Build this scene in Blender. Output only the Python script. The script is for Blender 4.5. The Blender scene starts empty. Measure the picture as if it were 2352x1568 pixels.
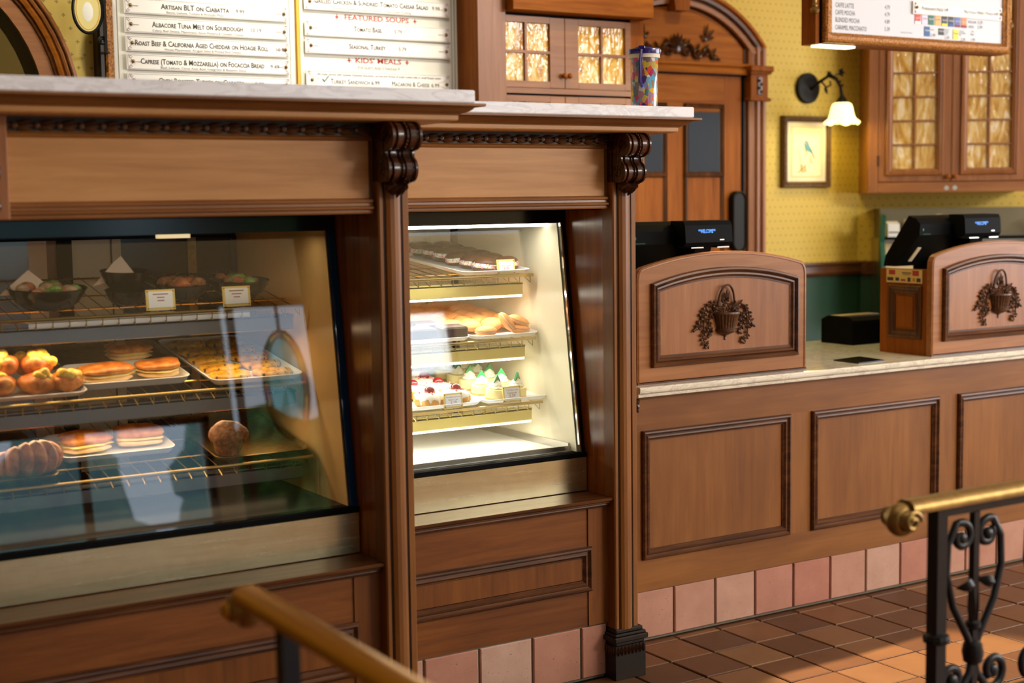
import bpy, bmesh, math, random
from mathutils import Vector
random.seed(11)
sc = bpy.context.scene
col = sc.collection
PI = math.pi

# ------------------------------------------------------------------ camera
YAW, PITCH, ROLL = 0.556776972, -0.0958804796, -0.0141302818
FPX = 3333.20
CAM = Vector((-3.3130, -4.1656, 1.6299))
cy, sy, cp, sp = math.cos(YAW), math.sin(YAW), math.cos(PITCH), math.sin(PITCH)
fwd = Vector((sy*cp, cy*cp, sp)); rgt = Vector((cy, -sy, 0)); upv = rgt.cross(fwd)
cr, sr = math.cos(ROLL), math.sin(ROLL)
r2 = rgt*cr + upv*sr; u2 = upv*cr - rgt*sr
cd = bpy.data.cameras.new('camera')
cam = bpy.data.objects.new('camera', cd); col.objects.link(cam)
from mathutils import Matrix
cam.matrix_world = Matrix(((r2.x, u2.x, -fwd.x, CAM.x), (r2.y, u2.y, -fwd.y, CAM.y), (r2.z, u2.z, -fwd.z, CAM.z), (0, 0, 0, 1)))
cd.sensor_width = 36.0; cd.lens = FPX/2352*36.0
cd.clip_start = 0.05; cd.clip_end = 100
cd.dof.use_dof = True; cd.dof.focus_distance = 4.9; cd.dof.aperture_fstop = 2.1
sc.camera = cam

# ------------------------------------------------------------------ view and world
sc.view_settings.view_transform = 'Standard'; sc.view_settings.look = 'None'
sc.view_settings.gamma = 1.0; sc.view_settings.use_curve_mapping = False
sc.view_settings.exposure = 0.0
w = bpy.data.worlds.new('world'); sc.world = w; w.use_nodes = True
bg = w.node_tree.nodes['Background']
bg.inputs[0].default_value = (0.74, 0.86, 1.0, 1); bg.inputs[1].default_value = 3.0

def area(name, loc, rot, sx, sy_, power, colr, parent=None, spread=PI):
    d = bpy.data.lights.new(name, 'AREA'); d.shape = 'RECTANGLE'; d.size = sx; d.size_y = sy_
    d.energy = power; d.color = colr; d.spread = spread
    o = bpy.data.objects.new(name, d); col.objects.link(o); o.location = loc; o.rotation_euler = rot
    if parent: o.parent = parent
    return o
def spot(name, loc, target, power, colr, deg=60, blend=0.6, r=0.05):
    d = bpy.data.lights.new(name, 'SPOT'); d.energy = power; d.color = colr; d.spot_size = math.radians(deg)
    d.spot_blend = blend; d.shadow_soft_size = r
    o = bpy.data.objects.new(name, d); col.objects.link(o); o.location = loc
    o.rotation_euler = (Vector(target)-Vector(loc)).to_track_quat('-Z', 'Y').to_euler()
    return o
DAY = (0.80, 0.90, 1.0); WARM = (1.0, 0.80, 0.55)
# daylight through the shop windows (front wall, and the side wall to the right)
area('window_light_doors', (-.55, -6.92, 1.0), (PI/2, 0, 0), 1.8, 1.7, 8, (0.45, 0.76, 1.0))
area('window_light_narrow', (2.72, -6.92, 2.33), (PI/2, 0, 0), .46, .58, 6.5, (0.85, 0.93, 1.0))
area('window_light_clerestory', (4.1, -6.92, 3.68), (PI/2-.25, 0, 0), 3.0, .62, 310, (1.0, 0.96, 0.92))  # unseen clerestory added for the key light; direction follows the corbel shadows
area('window_light_side', (5.9, -3.2, 2.0), (PI/2, 0, PI/2), 4.4, 2.2, 200, (1.0, 0.96, 0.94))
# ceiling lamps, then an added fill
spot('menu_spot', (-0.75, 0.45, 3.35), (-0.75, 1.55, 2.48), 130, (1.0, 0.93, 0.80), 60, 1.0)
spot('cabinet_spot', (0.55, 0.3, 3.3), (0.5, 1.4, 2.4), 36, (1.0, 0.84, 0.56), 60, 0.5)
spot('service_spot', (0.45, 0.92, 3.6), (0.45, -1.0, 0.0), 1700, (1.0, 0.72, 0.42), 20, 0.35, 0.03)
spot('wall_spot', (1.75, 0.95, 3.5), (2.0, 2.0, 2.2), 34, (1.0, 0.86, 0.50), 60, 0.8)
spot('arch_spot', (-2.2, 0.5, 3.4), (-1.9, 1.6, 2.2), 50, (1.0, 0.92, 0.72), 70, 0.7)
area('ceiling_panel_light', (-0.4, -2.6, 3.95), (0, 0, 0), 3.0, 3.0, 20, (0.95, 0.93, 0.95))  # broad fill added under the ceiling, without a fixture

# ------------------------------------------------------------------ node helpers
def lin(r, g, b):
    f = lambda c: (c/255/12.92) if c/255 <= 0.04045 else ((c/255+0.055)/1.055)**2.4
    return (f(r), f(g), f(b), 1.0)
MATS = {}
def new_mat(name):
    m = bpy.data.materials.new(name); m.use_nodes = True; MATS[name] = m
    nt = m.node_tree; b = nt.nodes['Principled BSDF']
    return m, nt, b
def N(nt, typ, **kw):
    n = nt.nodes.new(typ)
    for k, v in kw.items():
        if k.startswith('i_'):
            key = k[2:]; key = int(key) if key.isdigit() else key.replace('_', ' ')
            n.inputs[key].default_value = v
        else: setattr(n, k, v)
    return n
def L(nt, a, b): nt.links.new(a, b)
def math_n(nt, op, a, b=None, c=None):
    n = nt.nodes.new('ShaderNodeMath'); n.operation = op
    for i, x in enumerate((a, b, c)):
        if x is None: continue
        if isinstance(x, (int, float)): n.inputs[i].default_value = x
        else: nt.links.new(x, n.inputs[i])
    return n.outputs[0]
def ramp(nt, fac, stops):
    r = nt.nodes.new('ShaderNodeValToRGB'); e = r.color_ramp.elements
    while len(e) < len(stops): e.new(0.5)
    for el, (p, c) in zip(e, stops): el.position = p; el.color = c
    nt.links.new(fac, r.inputs[0]); return r.outputs[0]
def mixc(nt, fac, a, b, mode='MIX'):
    n = nt.nodes.new('ShaderNodeMix'); n.data_type = 'RGBA'; n.blend_type = mode
    for sock, x in ((n.inputs[0], fac), (n.inputs[6], a), (n.inputs[7], b)):
        if isinstance(x, (int, float)): sock.default_value = x
        elif isinstance(x, tuple): sock.default_value = x
        else: nt.links.new(x, sock)
    return n.outputs[2]
def coords(nt, scale=(1, 1, 1), kind='Object', loc=(0, 0, 0)):
    t = nt.nodes.new('ShaderNodeTexCoord'); m = nt.nodes.new('ShaderNodeMapping')
    m.inputs['Scale'].default_value = scale; m.inputs['Location'].default_value = loc
    nt.links.new(t.outputs[kind], m.inputs[0]); return m.outputs[0]
def noise(nt, vec, scale=5, detail=3, rough=0.55, dist=0.0):
    n = N(nt, 'ShaderNodeTexNoise'); n.inputs['Scale'].default_value = scale; n.inputs['Detail'].default_value = detail
    n.inputs['Roughness'].default_value = rough; n.inputs['Distortion'].default_value = dist
    nt.links.new(vec, n.inputs['Vector']); return n.outputs['Fac']
def bump(nt, b, h, strength=0.1, dist=0.01):
    n = N(nt, 'ShaderNodeBump'); n.inputs['Strength'].default_value = strength; n.inputs['Distance'].default_value = dist
    nt.links.new(h, n.inputs['Height']); nt.links.new(n.outputs[0], b.inputs['Normal'])

def plain(name, c, rough=0.5, metal=0.0, spec=None, emit=None, estr=1.0, coat=0.0, trans=0.0, var=0.0, sss=0.0):
    m, nt, b = new_mat(name)
    b.inputs['Base Color'].default_value = c; b.inputs['Roughness'].default_value = rough; b.inputs['Metallic'].default_value = metal
    if spec is not None: b.inputs['Specular IOR Level'].default_value = spec
    if coat: b.inputs['Coat Weight'].default_value = coat; b.inputs['Coat Roughness'].default_value = 0.1
    if emit: b.inputs['Emission Color'].default_value = emit; b.inputs['Emission Strength'].default_value = estr
    if sss: b.inputs['Subsurface Weight'].default_value = sss; b.inputs['Subsurface Radius'].default_value = (0.02, 0.012, 0.008)
    if var:
        f = noise(nt, coords(nt), 60, 3)
        L(nt, ramp(nt, f, [(0.3, tuple(x*(1-var) for x in c[:3])+(1,)), (0.7, tuple(min(1, x*(1+var)) for x in c[:3])+(1,))]), b.inputs['Base Color'])
    return m
def wood(name, dark, mid, light, axis='x', rough=0.4, blotch=0.35, coat=0.08, spec=0.35):
    m, nt, b = new_mat(name)
    s = {'x': (1.3, 20, 20), 'z': (20, 20, 1.3), 'y': (20, 1.3, 20)}[axis]
    g = noise(nt, coords(nt, s), 2.0, 5, 0.6, 0.6)
    c = ramp(nt, g, [(0.28, dark), (0.5, mid), (0.75, light)])
    bl = noise(nt, coords(nt, tuple(0.5 if q < 5 else 1.2 for q in s), loc=(3, 7, 2)), 3.0, 3, 0.55)
    c2 = ramp(nt, bl, [(0.3, (1-blotch, 1-blotch*1.15, 1-blotch*1.3, 1)), (0.65, (1, 1, 1, 1))])
    L(nt, mixc(nt, 1.0, c, c2, 'MULTIPLY'), b.inputs['Base Color'])
    b.inputs['Roughness'].default_value = rough
    b.inputs['Coat Weight'].default_value = coat; b.inputs['Coat Roughness'].default_value = 0.22; b.inputs['Specular IOR Level'].default_value = spec
    bump(nt, b, g, 0.05, 0.004)
    return m
D_, M_, L_ = lin(128, 78, 31), lin(139, 87, 37), lin(148, 96, 44)
wood('wood_x', D_, M_, L_, 'x'); wood('wood_low', lin(106, 58, 18), lin(126, 72, 25), lin(142, 86, 34), 'x'); wood('wood_low_z', lin(110, 62, 20), lin(130, 76, 27), lin(144, 90, 36), 'z'); wood('wood_z', D_, M_, L_, 'z')  # low pair: warmer stain, with the weaker light low down painted in
wood('wood_pale', lin(176, 122, 66), lin(190, 136, 78), lin(202, 148, 90), 'x', 0.4, 0.18)  # frieze wood: the stronger light up there is put into the colour
wood('wood_dark', lin(54, 28, 11), lin(88, 50, 22), lin(120, 74, 36), 'x', 0.36, 0.3, 0.1)
wood('wood_dark_z', lin(54, 28, 11), lin(88, 50, 22), lin(120, 74, 36), 'z', 0.36, 0.3, 0.1)
wood('wood_carved', lin(44, 21, 9), lin(72, 37, 16), lin(96, 52, 24), 'x', 0.25, 0.3, 0.35)
wood('wood_honey_x', lin(138, 76, 20), lin(164, 96, 30), lin(180, 112, 42), 'x', 0.55, 0.25, 0.0, 0.12)
wood('wood_honey_z', lin(126, 66, 16), lin(150, 84, 24), lin(166, 98, 34), 'z', 0.55, 0.25, 0.0, 0.12)
wood('wood_rose_z', lin(138, 84, 44), lin(152, 97, 54), lin(166, 110, 66), 'z', 0.4, 0.22, 0.1)
wood('wood_rose_x', lin(142, 86, 42), lin(156, 100, 52), lin(170, 114, 64), 'x', 0.4, 0.22, 0.1)
wood('wood_black', lin(20, 14, 9), lin(34, 23, 14), lin(46, 32, 20), 'x', 0.45, 0.2, 0.0)
wood('wood_niche', lin(126, 62, 14), lin(156, 84, 20), lin(176, 104, 30), 'z', 0.22, 0.3, 0.3)
wood('wood_applique', lin(54, 33, 17), lin(88, 56, 32), lin(118, 78, 46), 'x', 0.34, 0.3, 0.12)

def marble(name, base, vein, gloss=0.18):
    m, nt, b = new_mat(name)
    v = coords(nt, (2.2, 3, 9))
    f = noise(nt, v, 2.4, 8, 0.62, 1.6)
    d = math_n(nt, 'ABSOLUTE', math_n(nt, 'SUBTRACT', f, 0.5))
    c = ramp(nt, d, [(0.0, vein), (0.018, tuple(0.5*(a+q) for a, q in zip(vein, base))), (0.06, base)])
    L(nt, c, b.inputs['Base Color']); b.inputs['Roughness'].default_value = gloss
marble('marble', lin(244, 246, 252), lin(222, 222, 228))
marble('marble_counter', lin(232, 226, 206), lin(206, 194, 176), 0.07)  # cream base carries part of the yellow lamp and wall bounce

def clay(name, stops, rough=0.6, pit=True, sheen=0.0):
    m, nt, b = new_mat(name)
    oi = N(nt, 'ShaderNodeObjectInfo')
    c0 = ramp(nt, oi.outputs['Random'], stops)
    va = nt.nodes.new('ShaderNodeVectorMath'); va.operation = 'ADD'
    t = coords(nt); L(nt, t, va.inputs[0])
    cmb = N(nt, 'ShaderNodeCombineXYZ'); r = math_n(nt, 'MULTIPLY', oi.outputs['Random'], 91.0)
    L(nt, r, cmb.inputs[0]); L(nt, r, cmb.inputs[2]); L(nt, cmb.outputs[0], va.inputs[1])
    f = noise(nt, va.outputs[0], 9, 4, 0.6)
    c1 = mixc(nt, 0.8, c0, ramp(nt, f, [(0.3, (0.80, 0.74, 0.70, 1)), (0.7, (1.0, 1.0, 1.0, 1))]), 'MULTIPLY')
    if pit:
        g = noise(nt, va.outputs[0], 170, 2, 0.6)
        c1 = mixc(nt, ramp(nt, g, [(0.27, (1, 1, 1, 1)), (0.33, (0, 0, 0, 1))]), c1, (0.16, 0.09, 0.06, 1))
    L(nt, c1, b.inputs['Base Color']); b.inputs['Roughness'].default_value = rough
    bump(nt, b, f, 0.12, 0.01)
clay('tile_base', [(0.0, lin(178, 116, 94)), (0.35, lin(188, 138, 114)), (0.65, lin(194, 154, 132)), (1.0, lin(200, 168, 150))])
clay('tile_floor', [(0.0, lin(86, 52, 22)), (0.4, lin(104, 64, 30)), (0.75, lin(116, 73, 35)), (1.0, lin(130, 92, 54))], 0.5)
plain('grout_dark', lin(44, 34, 26), 0.9, var=0.2)
plain('grout_grey', lin(116, 108, 92), 0.9, var=0.15)
# the floor beyond the laid tiles
m, nt, b = new_mat('tile_floor_far')
br = N(nt, 'ShaderNodeTexBrick', offset=0.0); br.inputs['Scale'].default_value = 1.0
br.inputs['Color1'].default_value = lin(128, 78, 44); br.inputs['Color2'].default_value = lin(150, 98, 58); br.inputs['Mortar'].default_value = lin(44, 34, 26)
br.inputs['Mortar Size'].default_value = 0.003; br.inputs['Brick Width'].default_value = 0.2; br.inputs['Row Height'].default_value = 0.2
L(nt, coords(nt), br.inputs['Vector']); L(nt, br.outputs[0], b.inputs['Base Color']); b.inputs['Roughness'].default_value = 0.45

# wallpaper: small olive sprigs on yellow, in a half drop repeat
def wallpaper(name, base, sprig, cell=0.05):
    m, nt, b = new_mat(name)
    s = N(nt, 'ShaderNodeSeparateXYZ'); L(nt, coords(nt, (1/cell, 1/cell, 1/cell)), s.inputs[0])
    u, v = s.outputs[0], s.outputs[2]
    row = math_n(nt, 'FLOOR', v)
    uo = math_n(nt, 'ADD', u, math_n(nt, 'MULTIPLY', row, 0.5))
    fu = math_n(nt, 'ABSOLUTE', math_n(nt, 'SUBTRACT', math_n(nt, 'FRACT', uo), 0.5))
    fv = math_n(nt, 'ABSOLUTE', math_n(nt, 'SUBTRACT', math_n(nt, 'FRACT', v), 0.5))
    thin = math_n(nt, 'LESS_THAN', math_n(nt, 'MINIMUM', fu, fv), 0.045)
    near = math_n(nt, 'LESS_THAN', math_n(nt, 'MAXIMUM', fu, fv), 0.15)
    dot = math_n(nt, 'LESS_THAN', math_n(nt, 'ADD', fu, fv), 0.10)
    k = math_n(nt, 'MAXIMUM', math_n(nt, 'MULTIPLY', thin, near), dot)
    f = noise(nt, coords(nt), 3, 2)
    c = mixc(nt, f, base, tuple(x*0.94 for x in base[:3])+(1,))
    L(nt, mixc(nt, math_n(nt, 'MULTIPLY', k, 0.7), c, sprig), b.inputs['Base Color']); b.inputs['Roughness'].default_value = 0.6
wallpaper('wallpaper', lin(214, 188, 96), lin(116, 100, 46))
wallpaper('wallpaper_fine', lin(204, 174, 72), lin(112, 94, 36), 0.040)

def art_glass(name, stops, sc_=1.0, rough=0.12):
    m, nt, b = new_mat(name)
    oi = N(nt, 'ShaderNodeObjectInfo'); va = nt.nodes.new('ShaderNodeVectorMath'); va.operation = 'ADD'
    cmb = N(nt, 'ShaderNodeCombineXYZ'); r = math_n(nt, 'MULTIPLY', oi.outputs['Random'], 57.0); L(nt, r, cmb.inputs[0]); L(nt, r, cmb.inputs[2])
    rot = nt.nodes.new('ShaderNodeMapping'); rot.inputs['Scale'].default_value = (15*sc_, 15*sc_, 4.2*sc_); rot.inputs['Rotation'].default_value = (0, 0.28, 0)
    L(nt, coords(nt), rot.inputs[0]); L(nt, rot.outputs[0], va.inputs[0]); L(nt, cmb.outputs[0], va.inputs[1])
    f = noise(nt, va.outputs[0], 1.25, 4, 0.55, 1.5)
    L(nt, ramp(nt, f, stops), b.inputs['Base Color']); b.inputs['Roughness'].default_value = rough
    bump(nt, b, noise(nt, va.outputs[0], 3.5, 2), 0.5, 0.01)
art_glass('amber_glass', [(0.25, lin(150, 92, 18)), (0.42, lin(206, 150, 40)), (0.55, lin(224, 184, 84)), (0.64, lin(240, 228, 184)), (0.74, lin(218, 170, 56))])
art_glass('amber_glass_pale', [(0.22, lin(140, 92, 30)), (0.4, lin(196, 150, 70)), (0.55, lin(222, 190, 120)), (0.64, lin(240, 228, 200)), (0.76, lin(206, 150, 70))])

# metals, plastics, papers
m, nt, b = new_mat('brass_sheet')
f = noise(nt, coords(nt, (2, 2, 40)), 3, 4); g = noise(nt, coords(nt), 26, 5, 0.7)
L(nt, mixc(nt, 0.15, ramp(nt, f, [(0.3, lin(200, 188, 148)), (0.7, lin(212, 202, 166))]), ramp(nt, g, [(0.35, lin(170, 152, 104)), (0.6, lin(216, 204, 160))])), b.inputs['Base Color'])
b.inputs['Metallic'].default_value = 0.92; L(nt, math_n(nt, 'MULTIPLY_ADD', f, 0.08, 0.22), b.inputs['Roughness'])
plain('brass', lin(200, 146, 54), 0.34, 1.0)
plain('brass_old', lin(150, 122, 72), 0.42, 1.0, var=0.2)
plain('wire', lin(176, 150, 92), 0.3, 1.0)
plain('steel', lin(196, 192, 184), 0.3, 1.0)
plain('chrome', lin(220, 220, 220), 0.12, 1.0)
plain('iron', lin(20, 21, 26), 0.35, 0.3)
plain('bronze', lin(20, 17, 14), 0.45, 0.2, spec=0.2)
plain('black', lin(6, 7, 9), 0.6, spec=0.08)
plain('black_gloss', lin(8, 10, 12), 0.14, spec=0.3)
plain('black_blue', lin(8, 62, 120), 0.22, 0.6)  # blue of the reflected sky is put into the frame colour
plain('cream', lin(212, 204, 180), 0.35)
plain('cream_warm', lin(214, 178, 120), 0.4)
plain('white', lin(238, 238, 236), 0.3)
plain('paper', lin(226, 214, 186), 0.7)
plain('menu_white', lin(236, 234, 222), 0.5)
plain('menu_cool', lin(212, 214, 220), 0.5)
plain('plaque', lin(240, 238, 230), 0.35)
plain('tray_white', lin(228, 230, 236), 0.3)
plain('ink', lin(70, 66, 60), 0.7); plain('ink_dark', lin(60, 60, 62), 0.7); plain('ink_red', lin(176, 62, 52), 0.7); plain('ink_wine', lin(150, 70, 76), 0.7); plain('ink_pale', lin(128, 124, 114), 0.7)
plain('gold_edge', lin(200, 148, 50), 0.4, 0.5)
m, nt, b = new_mat('gilt')
g = noise(nt, coords(nt), 130, 3, 0.6)
L(nt, ramp(nt, g, [(0.35, lin(96, 54, 14)), (0.55, lin(176, 112, 36)), (0.7, lin(206, 148, 66))]), b.inputs['Base Color'])
b.inputs['Roughness'].default_value = 0.4; b.inputs['Metallic'].default_value = 0.25; bump(nt, b, g, 0.7, 0.006)
m, nt, b = new_mat('gilt_dark')
g = noise(nt, coords(nt), 110, 3, 0.6)
L(nt, ramp(nt, g, [(0.35, lin(38, 22, 10)), (0.6, lin(110, 74, 32))]), b.inputs['Base Color']); b.inputs['Roughness'].default_value = 0.4; bump(nt, b, g, 0.7, 0.006)
plain('green_wall', lin(26, 66, 48), 0.5); plain('green_paint', lin(28, 86, 66), 0.35)
plain('shelf_light', lin(206, 188, 110), 0.35); plain('shelf_light_off', lin(110, 106, 108), 0.25, 0.5)
plain('dark_glass', lin(24, 20, 16), 0.2, spec=0.3)
plain('door_glass', lin(20, 26, 36), 0.35, spec=0.12)
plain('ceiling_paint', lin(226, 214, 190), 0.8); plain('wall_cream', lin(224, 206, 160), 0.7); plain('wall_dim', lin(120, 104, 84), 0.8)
plain('lamp_tube', (1, 1, 1, 1), 0.5, emit=(1.0, 0.92, 0.74, 1), estr=8.5)
plain('lamp_tube_dim', (1, 1, 1, 1), 0.5, emit=(1.0, 0.72, 0.36, 1), estr=0.9)
plain('lamp_green', (1, 1, 1, 1), 0.5, emit=(1.0, 0.95, 0.45, 1), estr=6.0)
plain('shade_glass', lin(250, 240, 180), 0.4, emit=(1.0, 0.92, 0.36, 1), estr=2.0)
plain('vfd', (0, 0, 0, 1), 0.4, emit=(0.10, 0.35, 1.0, 1), estr=2.5)
# clear sheet glass: see-through with a mirror reflection that follows the angle
def sheet(name, tint, base=0.04, add=0.0, rough=0.0):
    m = bpy.data.materials.new(name); m.use_nodes = True; MATS[name] = m; nt = m.node_tree
    nt.nodes.remove(nt.nodes['Principled BSDF']); out = nt.nodes['Material Output']
    t = N(nt, 'ShaderNodeBsdfTransparent'); t.inputs[0].default_value = tint
    g = N(nt, 'ShaderNodeBsdfGlossy'); g.inputs['Roughness'].default_value = rough
    lw = N(nt, 'ShaderNodeFresnel'); lw.inputs[0].default_value = 1.52
    f = math_n(nt, 'MULTIPLY_ADD', lw.outputs[0], 1.0, add)
    mx = N(nt, 'ShaderNodeMixShader'); L(nt, f, mx.inputs[0]); L(nt, t.outputs[0], mx.inputs[1]); L(nt, g.outputs[0], mx.inputs[2])
    L(nt, mx.outputs[0], out.inputs[0])
sheet('glass', (0.96, 0.98, 0.98, 1)); sheet('glass_pane', (0.9, 0.95, 1, 1), add=0.02); sheet('clear_plastic', (0.92, 0.93, 0.94, 1), add=0.04)

# food
m, nt, b = new_mat('choc_cake')
g = noise(nt, coords(nt), 240, 3)
L(nt, ramp(nt, g, [(0.3, lin(48, 24, 11)), (0.65, lin(86, 46, 24))]), b.inputs['Base Color']); b.inputs['Specular IOR Level'].default_value = 0.25; b.inputs['Roughness'].default_value = 0.45; bump(nt, b, g, 0.25, 0.002)
plain('sponge', lin(212, 150, 70), 0.6, var=0.2); plain('icing', lin(246, 240, 228), 0.35, sss=0.2)
plain('berry', lin(122, 16, 30), 0.25); plain('pink_crumb', lin(230, 130, 130), 0.6); plain('leaf_green', lin(40, 130, 60), 0.5)
plain('cheesecake', lin(240, 226, 166), 0.45, sss=0.2); plain('cream_food', lin(246, 242, 228), 0.45, sss=0.2); plain('jelly_green', lin(40, 140, 80), 0.3)
plain('macaron', lin(222, 150, 84), 0.6, var=0.08); plain('macaron_fill', lin(240, 206, 186), 0.6); plain('sugar_pink', lin(226, 140, 130), 0.5)
plain('brownie', lin(66, 36, 28), 0.5, var=0.3)
def baked(name, a, b_, c, scale=18, rough=0.4):
    m, nt, b = new_mat(name)
    g = noise(nt, coords(nt), scale, 4, 0.6)
    L(nt, ramp(nt, g, [(0.3, a), (0.5, b_), (0.7, c)]), b.inputs['Base Color']); b.inputs['Roughness'].default_value = rough; bump(nt, b, g, 0.3, 0.01)
baked('bun', lin(138, 66, 18), lin(196, 118, 40), lin(222, 154, 76), 30)
baked('bun_inside', lin(222, 180, 120), lin(232, 196, 140), lin(240, 214, 166), 30)
baked('croissant', lin(112, 46, 14), lin(184, 96, 36), lin(224, 152, 84), 26)
baked('muffin', lin(84, 46, 22), lin(140, 86, 46), lin(176, 124, 80), 90, 0.7)
baked('egg', lin(226, 150, 40), lin(244, 196, 70), lin(248, 222, 120), 40)
baked('custard', lin(226, 196, 96), lin(240, 218, 128), lin(246, 232, 170), 30, 0.3)
baked('pastry', lin(140, 60, 16), lin(206, 118, 44), lin(234, 170, 92), 30)
m, nt, b = new_mat('flatbread')
g = noise(nt, coords(nt), 34, 4, 0.6); h = noise(nt, coords(nt, loc=(4, 1, 0)), 75, 2, 0.5)
c = ramp(nt, g, [(0.3, lin(196, 116, 26)), (0.5, lin(234, 176, 50)), (0.7, lin(244, 210, 96))])
L(nt, mixc(nt, ramp(nt, h, [(0.34, (1, 1, 1, 1)), (0.39, (0, 0, 0, 1))]), c, lin(70, 60, 26)), b.inputs['Base Color']); b.inputs['Roughness'].default_value = 0.4; bump(nt, b, g, 0.4, 0.01)
plain('napkin', lin(226, 204, 192), 0.8); plain('salad_green', lin(90, 120, 52), 0.5, var=0.4); plain('salad_red', lin(150, 84, 50), 0.5, var=0.4); plain('mushroom', lin(150, 120, 96), 0.6, var=0.3)
for i, c in enumerate([(232, 70, 60), (246, 200, 60), (60, 90, 190), (240, 120, 170), (250, 250, 246), (70, 160, 90), (244, 140, 50)]): plain('sprinkle_%d' % i, lin(*c), 0.35)

plain('purple', lin(40, 24, 110), 0.2, coat=0.4)
m, nt, b = new_mat('tumbler_print')
v = N(nt, 'ShaderNodeTexVoronoi'); v.inputs['Scale'].default_value = 75.0; L(nt, coords(nt, (1, 1, .7)), v.inputs['Vector'])
sp_ = N(nt, 'ShaderNodeSeparateColor'); L(nt, v.outputs['Color'], sp_.inputs[0])
L(nt, ramp(nt, sp_.outputs[0], [(0.0, lin(24, 120, 110)), (0.2, lin(200, 40, 90)), (0.4, lin(30, 40, 110)), (0.55, lin(220, 190, 50)), (0.7, lin(210, 60, 50)), (0.85, lin(60, 160, 200)), (1.0, lin(230, 220, 220))]), b.inputs['Base Color'])
b.inputs['Roughness'].default_value = 0.12; b.inputs['Coat Weight'].default_value = 0.6
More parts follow.
